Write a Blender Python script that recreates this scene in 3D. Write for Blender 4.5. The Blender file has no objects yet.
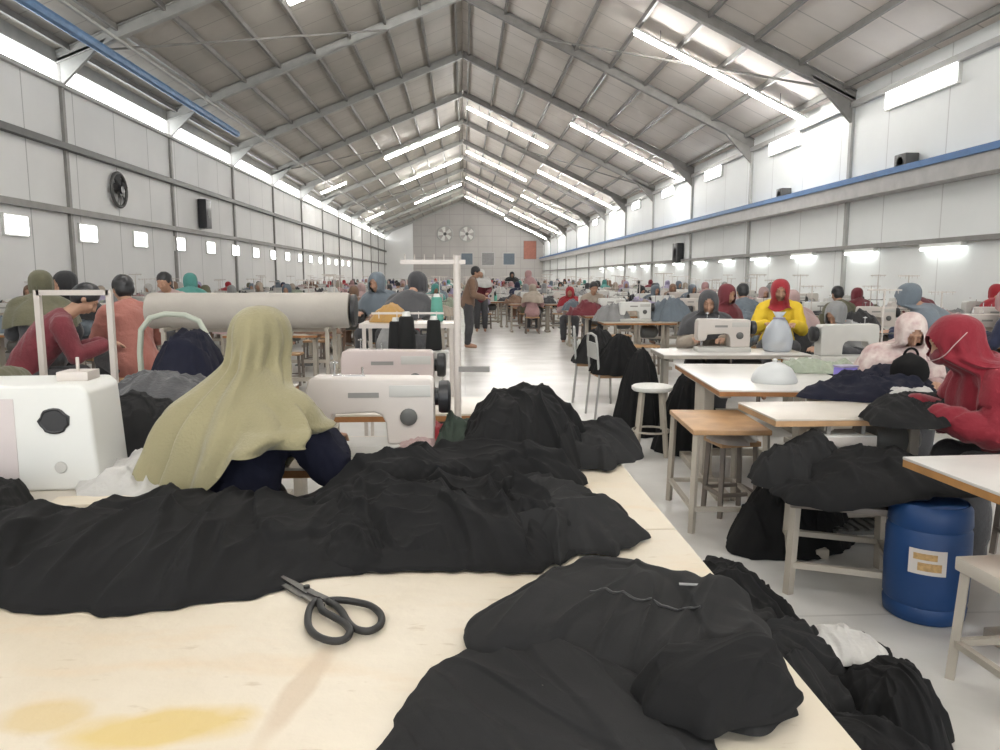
import bpy, bmesh, math, random
from mathutils import Vector, Matrix, Euler, noise
R = math.radians
SC = bpy.context.scene
C = SC.collection
random.seed(7)

# ------------------------------------------------------------------ camera, world, exposure
CAM = Vector((0, 0, 1.45))
cd = bpy.data.cameras.new('camera'); cd.lens = 27.0; cd.sensor_width = 36.0
cd.clip_start = 0.05; cd.clip_end = 400
cam = bpy.data.objects.new('camera', cd); C.objects.link(cam)
cam.location = CAM; cam.rotation_euler = Euler((R(90 - 7.44), 0, R(-2.73)))
SC.camera = cam
RM = cam.rotation_euler.to_matrix()
w = bpy.data.worlds.new('sky'); SC.world = w; w.use_nodes = True
w.node_tree.nodes['Background'].inputs[0].default_value = (0.93, 0.97, 1.0, 1)
w.node_tree.nodes['Background'].inputs[1].default_value = 2.2
SC.view_settings.view_transform = 'Standard'; SC.view_settings.look = 'None'
SC.view_settings.gamma = 1.0; SC.view_settings.use_curve_mapping = False
SC.view_settings.exposure = 0.62
TUBE_E = 62.0      # the fluorescent rows
PANE_E = 4.5       # the daylit panes under the eaves
try:
    SC.cycles.use_denoising = True; SC.cycles.max_bounces = 8; SC.cycles.diffuse_bounces = 5
    SC.cycles.sample_clamp_indirect = 8; SC.cycles.caustics_reflective = False
except Exception: pass

def ray(px, py): return RM @ Vector(((px - 500) / 750, (375 - py) / 750, -1.0))
def at(px, py, Y):
    v = ray(px, py); return CAM + v * (Y / v.y)
def onz(px, py, z):
    v = ray(px, py); return CAM + v * ((z - CAM.z) / v.z)
def outl(pts, z): return [tuple(onz(a, b, z)[:2]) for a, b in pts]

# ------------------------------------------------------------------ materials
def mat(name, col, rough=0.6, var=0.0, vscale=4.0, bump=0.0, bscale=30.0, metal=0.0, col2=None, coat=0.0, sheen=0.0, alpha=1.0, trans=0.0):
    m = bpy.data.materials.new(name); m.use_nodes = True
    nt = m.node_tree; b = nt.nodes['Principled BSDF']
    b.inputs['Base Color'].default_value = (*col, 1); b.inputs['Roughness'].default_value = rough
    b.inputs['Metallic'].default_value = metal; b.inputs['Coat Weight'].default_value = coat
    b.inputs['Sheen Weight'].default_value = sheen; b.inputs['Alpha'].default_value = alpha
    b.inputs['Transmission Weight'].default_value = trans
    tc = nt.nodes.new('ShaderNodeTexCoord')
    if var or col2:
        n = nt.nodes.new('ShaderNodeTexNoise'); n.inputs['Scale'].default_value = vscale; n.inputs['Detail'].default_value = 5
        nt.links.new(tc.outputs['Object'], n.inputs['Vector'])
        r = nt.nodes.new('ShaderNodeValToRGB'); r.color_ramp.elements[0].position = 0.32; r.color_ramp.elements[1].position = 0.68
        c2 = col2 or tuple(c * (1 - var) for c in col)
        r.color_ramp.elements[0].color = (*c2, 1); r.color_ramp.elements[1].color = (*col, 1)
        nt.links.new(n.outputs['Fac'], r.inputs['Fac']); nt.links.new(r.outputs['Color'], b.inputs['Base Color'])
    if bump:
        n = nt.nodes.new('ShaderNodeTexNoise'); n.inputs['Scale'].default_value = bscale; n.inputs['Detail'].default_value = 4
        nt.links.new(tc.outputs['Object'], n.inputs['Vector'])
        bp = nt.nodes.new('ShaderNodeBump'); bp.inputs['Strength'].default_value = bump; bp.inputs['Distance'].default_value = 0.02
        nt.links.new(n.outputs['Fac'], bp.inputs['Height']); nt.links.new(bp.outputs['Normal'], b.inputs['Normal'])
    return m
def emis(name, col, s):
    m = bpy.data.materials.new(name); m.use_nodes = True; nt = m.node_tree
    b = nt.nodes['Principled BSDF']; b.inputs['Base Color'].default_value = (*col, 1)
    b.inputs['Emission Color'].default_value = (*col, 1); b.inputs['Emission Strength'].default_value = s
    return m
def grid_lines(name, col, line, sx, sy, wid, axes=('Y', 'Z'), rough=0.6, var=0.12, vscale=0.6, col2=None, bump=0.15, bscale=6):
    """surface with thin joint lines every sx along axes[0] and every sy along axes[1] (object space = world space)"""
    m = mat(name, col, rough, var, vscale, bump, bscale, col2=col2)
    nt = m.node_tree; b = nt.nodes['Principled BSDF']; src = b.inputs['Base Color'].links[0].from_socket
    tc = nt.nodes.new('ShaderNodeTexCoord'); sep = nt.nodes.new('ShaderNodeSeparateXYZ'); nt.links.new(tc.outputs['Object'], sep.inputs[0])
    fs = []
    for ax, s in zip(axes, (sx, sy)):
        if not s: continue
        d = nt.nodes.new('ShaderNodeMath'); d.operation = 'DIVIDE'; d.inputs[1].default_value = s; nt.links.new(sep.outputs[ax], d.inputs[0])
        f = nt.nodes.new('ShaderNodeMath'); f.operation = 'FRACT'; nt.links.new(d.outputs[0], f.inputs[0])
        l = nt.nodes.new('ShaderNodeMath'); l.operation = 'LESS_THAN'; l.inputs[1].default_value = wid / s; nt.links.new(f.outputs[0], l.inputs[0]); fs.append(l)
    o = fs[0].outputs[0]
    if len(fs) > 1:
        mx = nt.nodes.new('ShaderNodeMath'); mx.operation = 'MAXIMUM'; nt.links.new(fs[0].outputs[0], mx.inputs[0]); nt.links.new(fs[1].outputs[0], mx.inputs[1]); o = mx.outputs[0]
    mix = nt.nodes.new('ShaderNodeMixRGB'); nt.links.new(o, mix.inputs[0]); nt.links.new(src, mix.inputs[1]); mix.inputs[2].default_value = (*line, 1)
    nt.links.new(mix.outputs[0], b.inputs['Base Color'])
    return m

M = {}
M['floor'] = grid_lines('epoxy_floor', (0.66, 0.65, 0.63), (0.5, 0.49, 0.47), 3.0, 3.0, 0.015, ('X', 'Y'), rough=0.3, var=0.15, vscale=1.6, col2=(0.46, 0.45, 0.42), bump=0.05)
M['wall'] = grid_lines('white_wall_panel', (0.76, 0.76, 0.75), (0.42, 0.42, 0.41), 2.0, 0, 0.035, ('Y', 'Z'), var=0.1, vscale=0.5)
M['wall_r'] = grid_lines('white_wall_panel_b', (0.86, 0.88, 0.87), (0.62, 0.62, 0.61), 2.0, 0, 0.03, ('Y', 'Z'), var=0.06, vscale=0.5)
M['endwall'] = grid_lines('grey_gable_panel', (0.42, 0.40, 0.38), (0.33, 0.31, 0.3), 1.6, 1.2, 0.06, ('X', 'Z'), var=0.1)
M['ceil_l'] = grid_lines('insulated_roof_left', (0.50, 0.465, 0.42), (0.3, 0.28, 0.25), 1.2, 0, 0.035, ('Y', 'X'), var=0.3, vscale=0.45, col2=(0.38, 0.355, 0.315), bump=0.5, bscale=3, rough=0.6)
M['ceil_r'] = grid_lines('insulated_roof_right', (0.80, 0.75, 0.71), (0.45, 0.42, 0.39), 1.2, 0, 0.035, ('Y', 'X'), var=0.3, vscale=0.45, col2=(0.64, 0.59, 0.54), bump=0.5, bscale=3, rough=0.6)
M['steel'] = mat('grey_steel_paint', (0.26, 0.25, 0.235), 0.5, 0.2)
M['steel_d'] = mat('dark_steel_paint', (0.10, 0.10, 0.095), 0.5, 0.2)
M['steel_l'] = mat('pale_steel_paint', (0.42, 0.42, 0.40), 0.5, 0.15)
M['blue'] = mat('blue_beam_paint', (0.06, 0.17, 0.40), 0.5, 0.2)
M['blue_l'] = mat('pale_blue_paint', (0.13, 0.25, 0.45), 0.5, 0.3)
M['tray'] = mat('cable_tray_grey', (0.45, 0.44, 0.43), 0.5, 0.15)
M['tube'] = emis('fluorescent_tube', (1.0, 0.98, 0.94), TUBE_E)
M['tube2'] = emis('wall_tube', (0.95, 1.0, 0.98), 6.0)
M['pane'] = emis('daylit_pane', (0.97, 0.99, 1.0), PANE_E)
M['housing'] = mat('white_lamp_housing', (0.75, 0.75, 0.72), 0.4)
M['black'] = mat('black_plastic', (0.018, 0.018, 0.02), 0.4)
M['matte_black'] = mat('matte_black_thread', (0.008, 0.008, 0.008), 0.95)
M['iron'] = mat('black_iron', (0.012, 0.0115, 0.011), 0.5)
M['white'] = mat('white_plastic', (0.66, 0.66, 0.63), 0.4, 0.05)
M['cream'] = mat('cream_enamel', (0.56, 0.51, 0.47), 0.35, 0.06, 6)
M['cream_g'] = mat('grey_enamel', (0.50, 0.49, 0.46), 0.4, 0.08, 6)
M['chrome'] = mat('chrome', (0.6, 0.6, 0.6), 0.2, metal=1.0)
M['laminate'] = mat('worn_cream_laminate', (0.58, 0.53, 0.46), 0.35, 0.12, 5)
M['laminate_w'] = mat('white_laminate', (0.63, 0.61, 0.58), 0.3, 0.08, 5)
M['plyedge'] = mat('brown_plywood_edge', (0.34, 0.15, 0.05), 0.6, 0.3, 12)
M['ply'] = mat('brown_plywood', (0.50, 0.30, 0.15), 0.5, 0.25, 8)
M['leg'] = mat('beige_leg_paint', (0.42, 0.38, 0.32), 0.5, 0.15, 6)
M['leg_d'] = mat('brown_grey_leg_paint', (0.20, 0.17, 0.145), 0.5, 0.2, 6)
M['skin'] = mat('skin', (0.42, 0.24, 0.16), 0.55, 0.08, 20)
M['eye'] = mat('eye_dark', (0.02, 0.015, 0.012), 0.3)
M['cloth_k'] = mat('black_cotton', (0.011, 0.011, 0.0115), 0.95, 0.2, 3, 0.08, 260)
M['cloth_k2'] = mat('charcoal_cotton', (0.020, 0.020, 0.0205), 0.95, 0.2, 3, 0.08, 260)
M['cloth_n'] = mat('navy_cotton', (0.009, 0.010, 0.022), 0.92, 0.2, 4, 0.1, 200)
for k_ in ('cloth_k', 'cloth_k2', 'cloth_n'): M[k_].node_tree.nodes['Principled BSDF'].inputs['Specular IOR Level'].default_value = 0.22
M['khaki'] = mat('khaki_green_cloth', (0.27, 0.24, 0.135), 0.85, 0.14, 5, 0.25, 120, sheen=0.2)
M['scissor_steel'] = mat('dull_blade_steel', (0.12, 0.115, 0.11), 0.35, metal=0.8)
M['drum'] = mat('blue_drum_plastic', (0.008, 0.05, 0.17), 0.5, 0.15, 5)

# cutting table board: worn pale plywood with yellow stains and a grey streak of its own
def board_mat():
    m = mat('worn_cutting_board', (0.66, 0.60, 0.50), 0.5, 0.1, 2.2, 0.12, 25, col2=(0.56, 0.49, 0.38))
    nt = m.node_tree; b = nt.nodes['Principled BSDF']; src = b.inputs['Base Color'].links[0].from_socket
    tc = nt.nodes.new('ShaderNodeTexCoord')
    def blend(src, scale, lo, hi, col, sc=(1, 1, 1), loc=(0, 0, 0), fac=1.0):
        mp = nt.nodes.new('ShaderNodeMapping'); mp.inputs['Scale'].default_value = sc; mp.inputs['Location'].default_value = loc
        nt.links.new(tc.outputs['Object'], mp.inputs[0])
        n = nt.nodes.new('ShaderNodeTexNoise'); n.inputs['Scale'].default_value = scale; n.inputs['Detail'].default_value = 6; nt.links.new(mp.outputs[0], n.inputs['Vector'])
        r = nt.nodes.new('ShaderNodeMapRange'); r.inputs['From Min'].default_value = lo; r.inputs['From Max'].default_value = hi; r.inputs['To Max'].default_value = fac
        nt.links.new(n.outputs['Fac'], r.inputs['Value'])
        mx = nt.nodes.new('ShaderNodeMixRGB'); nt.links.new(r.outputs[0], mx.inputs[0]); nt.links.new(src, mx.inputs[1]); mx.inputs[2].default_value = (*col, 1)
        return mx.outputs[0]
    def spot(src, cx, cy, rx, ry, ang, col, fac):
        mp = nt.nodes.new('ShaderNodeMapping'); mp.vector_type = 'TEXTURE'
        mp.inputs['Location'].default_value = (cx, cy, 0.75); mp.inputs['Rotation'].default_value = (0, 0, ang); mp.inputs['Scale'].default_value = (rx, ry, 1)
        nt.links.new(tc.outputs['Object'], mp.inputs[0])
        n = nt.nodes.new('ShaderNodeTexNoise'); n.inputs['Scale'].default_value = 9; nt.links.new(tc.outputs['Object'], n.inputs['Vector'])
        ad = nt.nodes.new('ShaderNodeVectorMath'); ad.operation = 'LENGTH'; nt.links.new(mp.outputs[0], ad.inputs[0])
        sm = nt.nodes.new('ShaderNodeMath'); sm.operation = 'ADD'; nt.links.new(ad.outputs['Value'], sm.inputs[0]); nt.links.new(n.outputs['Fac'], sm.inputs[1])
        r = nt.nodes.new('ShaderNodeMapRange'); r.inputs['From Min'].default_value = 1.6; r.inputs['From Max'].default_value = 1.2; r.inputs['To Max'].default_value = fac
        nt.links.new(sm.outputs[0], r.inputs['Value'])
        mx = nt.nodes.new('ShaderNodeMixRGB'); nt.links.new(r.outputs[0], mx.inputs[0]); nt.links.new(src, mx.inputs[1]); mx.inputs[2].default_value = (*col, 1)
        return mx.outputs[0]
    s = blend(src, 3.0, 0.56, 0.72, (0.60, 0.46, 0.30), (1, 3, 1), fac=0.6)
    s = blend(s, 14.0, 0.66, 0.74, (0.42, 0.33, 0.22), (1, 2.5, 1), (3, 1, 0), fac=0.5)
    s = spot(s, -0.47, 1.12, 0.14, 0.06, 0.1, (0.55, 0.40, 0.12), 0.8)
    s = spot(s, -0.68, 1.16, 0.07, 0.05, 0.1, (0.52, 0.38, 0.14), 0.6)
    s = spot(s, -0.285, 1.22, 0.03, 0.17, -0.15, (0.50, 0.40, 0.29), 0.75)
    nt.links.new(s, b.inputs['Base Color'])
    return m
M['board'] = board_mat()

FAB = {}
for n_, c_ in dict(black=(0.02, 0.02, 0.022), charcoal=(0.06, 0.06, 0.065), navy=(0.02, 0.025, 0.06), grey=(0.25, 0.25, 0.25), beige=(0.38, 0.32, 0.26), white=(0.50, 0.49, 0.47),
                   pink=(0.40, 0.24, 0.24), maroon=(0.16, 0.025, 0.035), red=(0.34, 0.02, 0.03), brown=(0.20, 0.12, 0.08), olive=(0.12, 0.115, 0.07), teal=(0.08, 0.27, 0.24),
                   lavender=(0.38, 0.34, 0.48), mustard=(0.42, 0.24, 0.07), salmon=(0.38, 0.15, 0.12), sage=(0.32, 0.36, 0.28), slate=(0.14, 0.17, 0.2), rose=(0.44, 0.31, 0.30)).items():
    FAB[n_] = mat(n_ + '_fabric', c_, 0.88, 0.18, 6, 0.25, 60, sheen=0.15)

# ------------------------------------------------------------------ object helpers
def setp(o, label=None, cat=None, group=None, kind=None):
    if label: o['label'] = label
    if cat: o['category'] = cat
    if group: o['group'] = group
    if kind: o['kind'] = kind
    return o
def thing(name, label, cat, loc=(0, 0, 0), rz=0.0, group=None):
    o = bpy.data.objects.new(name, None); C.objects.link(o); o.location = loc; o.rotation_euler = (0, 0, rz); o.empty_display_size = 0.1
    return setp(o, label, cat, group)
class MB:
    def __init__(s): s.v = []; s.f = []; s.mi = []; s.cur = 0
    def add(s, vs, fs):
        k = len(s.v); s.v += [tuple(v) for v in vs]; s.f += [tuple(i + k for i in f) for f in fs]; s.mi += [s.cur] * len(fs); return s
    def box(s, x0, x1, y0, y1, z0, z1, rot=0, about=None):
        vs = [Vector((x, y, z)) for z in (z0, z1) for y in (y0, y1) for x in (x0, x1)]
        if rot:
            a = Vector(about or ((x0 + x1) / 2, (y0 + y1) / 2, 0)); m = Matrix.Rotation(rot, 3, 'Z'); vs = [m @ (v - a) + a for v in vs]
        return s.add(vs, [(0, 2, 3, 1), (4, 5, 7, 6), (0, 1, 5, 4), (2, 6, 7, 3), (0, 4, 6, 2), (1, 3, 7, 5)])
    def beam(s, a, b, wx, wz, up=Vector((0, 0, 1))):
        a, b = Vector(a), Vector(b); d = (b - a).normalized(); r = d.cross(up)
        if r.length < 1e-4: r = d.cross(Vector((0, 1, 0)))
        r.normalize(); u = r.cross(d).normalized(); vs = []
        for p in (a, b):
            for i, j in ((-1, -1), (1, -1), (1, 1), (-1, 1)): vs.append(p + r * (i * wx / 2) + u * (j * wz / 2))
        return s.add(vs, [(0, 1, 2, 3), (7, 6, 5, 4), (0, 4, 5, 1), (1, 5, 6, 2), (2, 6, 7, 3), (3, 7, 4, 0)])
    def tube(s, pts, r, n=10, closed=False, cap=True, flat=1.0):
        pts = [Vector(p) for p in pts]; N = len(pts); rs = r if isinstance(r, (list, tuple)) else [r] * N
        vs = []; up = Vector((0, 0, 1)); prev = None
        for i, p in enumerate(pts):
            if closed: d = pts[(i + 1) % N] - pts[i - 1]
            else: d = pts[min(i + 1, N - 1)] - pts[max(i - 1, 0)]
            d.normalize()
            a = (prev - d * prev.dot(d)) if prev is not None else d.cross(up if abs(d.z) < 0.95 else Vector((1, 0, 0)))
            if a.length < 1e-5: a = d.cross(Vector((1, 0, 0)))
            a.normalize(); prev = a; b = d.cross(a)
            for k in range(n):
                t = 2 * math.pi * k / n; vs.append(p + (a * math.cos(t) + b * math.sin(t) * flat) * rs[i])
        fs = []
        for i in range(N if closed else N - 1):
            j = (i + 1) % N
            for k in range(n): fs.append((i * n + k, i * n + (k + 1) % n, j * n + (k + 1) % n, j * n + k))
        if not closed and cap: fs += [tuple(range(n - 1, -1, -1)), tuple((N - 1) * n + k for k in range(n))]
        return s.add(vs, fs)
    def cyl(s, a, b, r, n=14, r2=None): return s.tube([a, b], [r, r if r2 is None else r2], n)
    def lathe(s, prof, c=(0, 0, 0), n=20, axis='Z'):
        vs = []; c = Vector(c)
        for (r, h) in prof:
            for k in range(n):
                t = 2 * math.pi * k / n; p = Vector((r * math.cos(t), r * math.sin(t), h))
                if axis == 'X': p = Vector((h, p.x, p.y))
                if axis == 'Y': p = Vector((p.y, h, p.x))
                vs.append(c + p)
        N = len(prof); fs = [(i * n + k, i * n + (k + 1) % n, (i + 1) * n + (k + 1) % n, (i + 1) * n + k) for i in range(N - 1) for k in range(n)]
        fs += [tuple(range(n - 1, -1, -1)), tuple((N - 1) * n + k for k in range(n))]
        return s.add(vs, fs)
    def prism(s, poly, y0, y1):
        n = len(poly); vs = [(x, y0, z) for x, z in poly] + [(x, y1, z) for x, z in poly]
        return s.add(vs, [tuple(range(n)), tuple(range(2 * n - 1, n - 1, -1))] + [(i, i + n, (i + 1) % n + n, (i + 1) % n) for i in range(n)])
    def ball(s, c, rx, ry=None, rz=None, n=12, m=8, rot=None):
        ry = ry or rx; rz = rz or rx; c = Vector(c); vs = [Vector((0, 0, -rz))]
        for i in range(1, m):
            p = -math.pi / 2 + math.pi * i / m
            for k in range(n): vs.append(Vector((rx * math.cos(p) * math.cos(2 * math.pi * k / n), ry * math.cos(p) * math.sin(2 * math.pi * k / n), rz * math.sin(p))))
        vs.append(Vector((0, 0, rz)))
        if rot: vs = [rot @ v for v in vs]
        fs = [(0, 1 + (k + 1) % n, 1 + k) for k in range(n)]
        for i in range(m - 2):
            for k in range(n): fs.append((1 + i * n + k, 1 + i * n + (k + 1) % n, 1 + (i + 1) * n + (k + 1) % n, 1 + (i + 1) * n + k))
        t = len(vs) - 1; fs += [(t, 1 + (m - 2) * n + k, 1 + (m - 2) * n + (k + 1) % n) for k in range(n)]
        return s.add([c + v for v in vs], fs)
    def mesh(s, name, mats=None, smooth=None):
        me = bpy.data.meshes.new(name); me.from_pydata(s.v, [], s.f)
        bm = bmesh.new(); bm.from_mesh(me); bmesh.ops.recalc_face_normals(bm, faces=bm.faces); bm.to_mesh(me); bm.free()
        for m in (mats or []): me.materials.append(m)
        for p, i in zip(me.polygons, s.mi): p.material_index = i
        if smooth is not None:
            me.polygons.foreach_set('use_smooth', [True] * len(me.polygons))
            if smooth < 179: me.set_sharp_from_angle(angle=R(smooth))
        me.update(); return me
    def build(s, name, m, parent=None, smooth=None, bevel=0.0, seg=2):
        ms = m if isinstance(m, (list, tuple)) else [m]
        me = s.mesh(name, ms, smooth)
        if bevel: bevel_mesh(me, bevel, seg)
        o = bpy.data.objects.new(name, me); C.objects.link(o)
        if parent: o.parent = parent
        return o
def bevel_mesh(me, wd, seg=2):
    bm = bmesh.new(); bm.from_mesh(me); bmesh.ops.remove_doubles(bm, verts=bm.verts, dist=1e-5)
    ed = [e for e in bm.edges if len(e.link_faces) == 2 and e.calc_face_angle(0) > R(25)]
    bmesh.ops.bevel(bm, geom=ed, offset=wd, segments=seg, profile=0.6, affect='EDGES', clamp_overlap=True)
    bmesh.ops.recalc_face_normals(bm, faces=bm.faces)
    for f in bm.faces: f.smooth = True
    bm.to_mesh(me); bm.free(); me.set_sharp_from_angle(angle=R(40))
def copy_tree(o, parent=None):
    c = o.copy(); C.objects.link(c)
    if parent: c.parent = parent; c.matrix_parent_inverse = o.matrix_parent_inverse
    for ch in list(o.children): copy_tree(ch, c)
    return c
def place(proto, loc, rz=0.0, scale=1.0, label=None, cat=None, group=None, mats=None):
    """first use moves the prototype itself, later uses copy it; mats = {part name: material}"""
    if proto.get('_used'): o = copy_tree(proto)
    else: o = proto; o['_used'] = 1
    o.location = loc; o.rotation_euler = (0, 0, rz); o.scale = (scale,) * 3 if not isinstance(scale, tuple) else scale
    setp(o, label, cat, group)
    if group is None and 'group' in o.keys(): del o['group']
    if mats:
        for ch in [o] + list(o.children):
            k = ch.name.split('.')[0]
            if k in mats:
                ch.material_slots[0].link = 'OBJECT'; ch.material_slots[0].material = mats[k]
    return o
def struct(o): o['kind'] = 'structure'; return o

# ------------------------------------------------------------------ the hall
XL, XR, Y0, Y1 = -8.8, 9.0, -8.0, 86.0
RZ = 9.95                                        # ridge height
SL, SR = 0.41, 0.47                              # roof slopes
def roofz(x): return RZ - (SL * -x if x < 0 else SR * x)
ZEL, ZER = roofz(XL), roofz(XR)
struct(MB().box(XL - .2, XR + .2, Y0, Y1, -0.1, 0).build('floor', M['floor']))
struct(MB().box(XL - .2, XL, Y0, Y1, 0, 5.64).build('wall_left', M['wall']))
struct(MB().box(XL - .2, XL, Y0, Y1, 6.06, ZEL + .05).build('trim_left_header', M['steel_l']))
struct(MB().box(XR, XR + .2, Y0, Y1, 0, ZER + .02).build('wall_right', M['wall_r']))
gable = [(XL - .2, 0), (XR + .2, 0), (XR + .2, ZER), (0, RZ), (XL - .2, ZEL)]
struct(MB().prism(gable, Y1, Y1 + .2).build('wall_far', M['endwall']))
struct(MB().box(XL, -5.7, Y1 - .25, Y1 - .02, 0, 7.6).build('wall_far_panel', M['wall']))
nb = MB(); nb.box(XL - .2, -6.5, Y0 - .2, Y0, 0, 5.4); nb.box(6.5, XR + .2, Y0 - .2, Y0, 0, 5.4)  # unseen end wall; its wide opening is added to let sky light in
nb.prism([(XL - .2, 5.4), (XR + .2, 5.4), (XR + .2, ZER), (0, RZ), (XL - .2, ZEL)], Y0 - .2, Y0)
struct(nb.build('wall_near', M['wall']))
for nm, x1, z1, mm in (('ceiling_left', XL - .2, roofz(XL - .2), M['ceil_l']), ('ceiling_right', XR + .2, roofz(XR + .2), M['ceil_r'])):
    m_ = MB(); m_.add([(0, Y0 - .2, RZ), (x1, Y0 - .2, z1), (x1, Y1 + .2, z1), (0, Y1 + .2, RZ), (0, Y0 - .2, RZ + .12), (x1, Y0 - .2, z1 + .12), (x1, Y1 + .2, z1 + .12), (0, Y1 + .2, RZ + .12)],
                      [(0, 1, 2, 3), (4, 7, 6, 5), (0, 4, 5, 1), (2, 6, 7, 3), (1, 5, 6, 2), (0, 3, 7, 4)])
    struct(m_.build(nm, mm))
tn = [0]
def trim(mb, m, label=None, **k):
    tn[0] += 1; o = mb.build('trim_%d' % tn[0], m, **k); o['kind'] = 'structure'
    if label: o['label'] = label
    return o
RY = [11.4 + 6.1 * i for i in range(13)] + [5.3, -0.8]
for y in RY:                                      # rafters, eave haunches, wall posts
    for sg, xe, s in ((-1, XL, SL), (1, XR, SR)):
        b = MB(); b.beam((sg * .02, y, RZ - .17), (xe, y, roofz(xe) - .17), 0.10, 0.22)
        b.beam((sg * .02, y, RZ - .29), (xe, y, roofz(xe) - .29), 0.17, 0.03); b.beam((sg * .02, y, RZ - .05), (xe, y, roofz(xe) - .05), 0.17, 0.03)
        xi = xe - sg * 1.1                        # haunch
        b.prism([(xe, roofz(xe) - .2), (xi, roofz(xi) - .2), (xe - sg * .02, roofz(xe) - .8)], y - .05, y + .05)
        trim(b, M['steel'] if sg > 0 else M['steel_l'], 'steel roof rafter')
        p = MB(); xw = xe - sg * .07
        p.box(min(xe, xw), max(xe, xw), y - .055, y + .055, 0, roofz(xe) - .3)
        trim(p, M['steel'] if sg < 0 else M['steel_l'], 'slim steel wall post')
for i in range(9):                                # purlins
    for sg, xe in ((-1, XL), (1, XR)):
        x = sg * (0.22 + i * (abs(xe) - .5) / 8)
        b = MB(); b.box(x - .035, x + .035, Y0, Y1, roofz(x) - .14, roofz(x) - .01)
        trim(b, M['steel'] if sg > 0 else M['steel'], 'roof purlin')
for k in range(0, 12):                            # sag rods and wind braces between rafters
    y = 11.4 + 6.1 * k
    for sg, xe in ((-1, XL), (1, XR)):
        if k % 3 == 1:
            b = MB(); xa, xb = xe * .92, xe * .25
            b.tube([(xa, y, roofz(xa) - .3), (xb, y + 6.1, roofz(xb) - .3)], .03, 6)
            trim(b, M['steel'], 'diagonal roof brace')
# right wall: blue girder with the grey tray below, lower rail
trim(MB().box(XR - .45, XR - .02, Y0, Y1, 3.50, 3.62), M['blue'], 'blue steel girder')
trim(MB().box(XR - .40, XR - .02, Y0, Y1, 3.18, 3.50), M['tray'], 'grey cable tray')
trim(MB().box(XR - .14, XR - .01, Y0, Y1, 2.08, 2.17), M['steel'], 'grey pipe rail')
trim(MB().box(XR - .12, XR - .0, Y0, Y1, ZER - .42, ZER - .30), M['tray'], 'gutter rail')
# left wall: three horizontals, blue pipe under the eave
trim(MB().box(XL, XL + .16, Y0, Y1, 4.22, 4.36), M['steel_d'], 'dark wall girt')
trim(MB().box(XL, XL + .14, Y0, Y1, 2.84, 2.97), M['steel'], 'grey cable duct')
trim(MB().box(XL, XL + .10, Y0, Y1, 5.56, 5.64), M['steel_l'], 'sill of the light band')
bp = MB(); bp.tube([(-7.75, 8, 6.32), (-7.75, 27, 6.32)], .11, 8); trim(bp, M['blue_l'], 'blue roof pipe')
bp = MB(); bp.tube([(-7.45, 8, 6.55), (-7.45, 60, 6.55)], .04, 8); trim(bp, M['steel_l'], 'pale roof pipe')
# light band under the left eave, one pane per bay
ys = [Y0, -0.8] + sorted(RY)[1:] + [Y1]
nwin = 0
for a, b_ in zip(ys[:-1], ys[1:]):
    nwin += 1
    struct(MB().box(XL - .14, XL - .08, a + .05, b_ - .05, 5.64, 6.06).build('window_%d' % nwin, M['pane']))
    trim(MB().box(XL - .18, XL + .02, b_ - .05, b_ + .05, 5.64, 6.06), M['steel_l'], 'band mullion')
y = 15.4
while y < 60:                                     # small square vents with daylight behind
    nwin += 1
    fr = struct(MB().box(XL - .01, XL + .05, y - .42, y + .42, 2.24, 2.68).build('window_%d' % nwin, M['white']))
    MB().box(XL + .05, XL + .06, y - .38, y + .38, 2.28, 2.64).build('pane', M['pane'], fr)
    y += 2.85
for y, l in ((14.9, 2.3), (21.2, 1.9), (27.2, 1.7), (33.2, 1.7), (39.3, 1.6), (45.4, 1.6), (51.5, 1.6), (8.8, 2)):
    nwin += 1
    fr = struct(MB().box(XR - .07, XR, y - l / 2 - .05, y + l / 2 + .05, 4.93, 5.36).build('window_%d' % nwin, M['white']))
    MB().box(XR - .09, XR - .07, y - l / 2, y + l / 2, 4.97, 5.32).build('pane', M['pane'], fr)
# gable openings
for px, py, s in ((467, 259, 1.25), (488, 259, 1.35), (509, 259, 1.25)):
    nwin += 1; c = at(px, py, Y1)
    fr = struct(MB().box(c.x - s / 2 - .1, c.x + s / 2 + .1, Y1 - .06, Y1, c.z - s / 2 - .1, c.z + s / 2 + .1).build('window_%d' % nwin, M['tray']))
    MB().box(c.x - s / 2, c.x + s / 2, Y1 - .09, Y1 - .06, c.z - s / 2, c.z + s / 2).build('pane', M['slate'] if False else (FAB['slate'] if px != 488 else FAB['grey']), fr)

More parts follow.
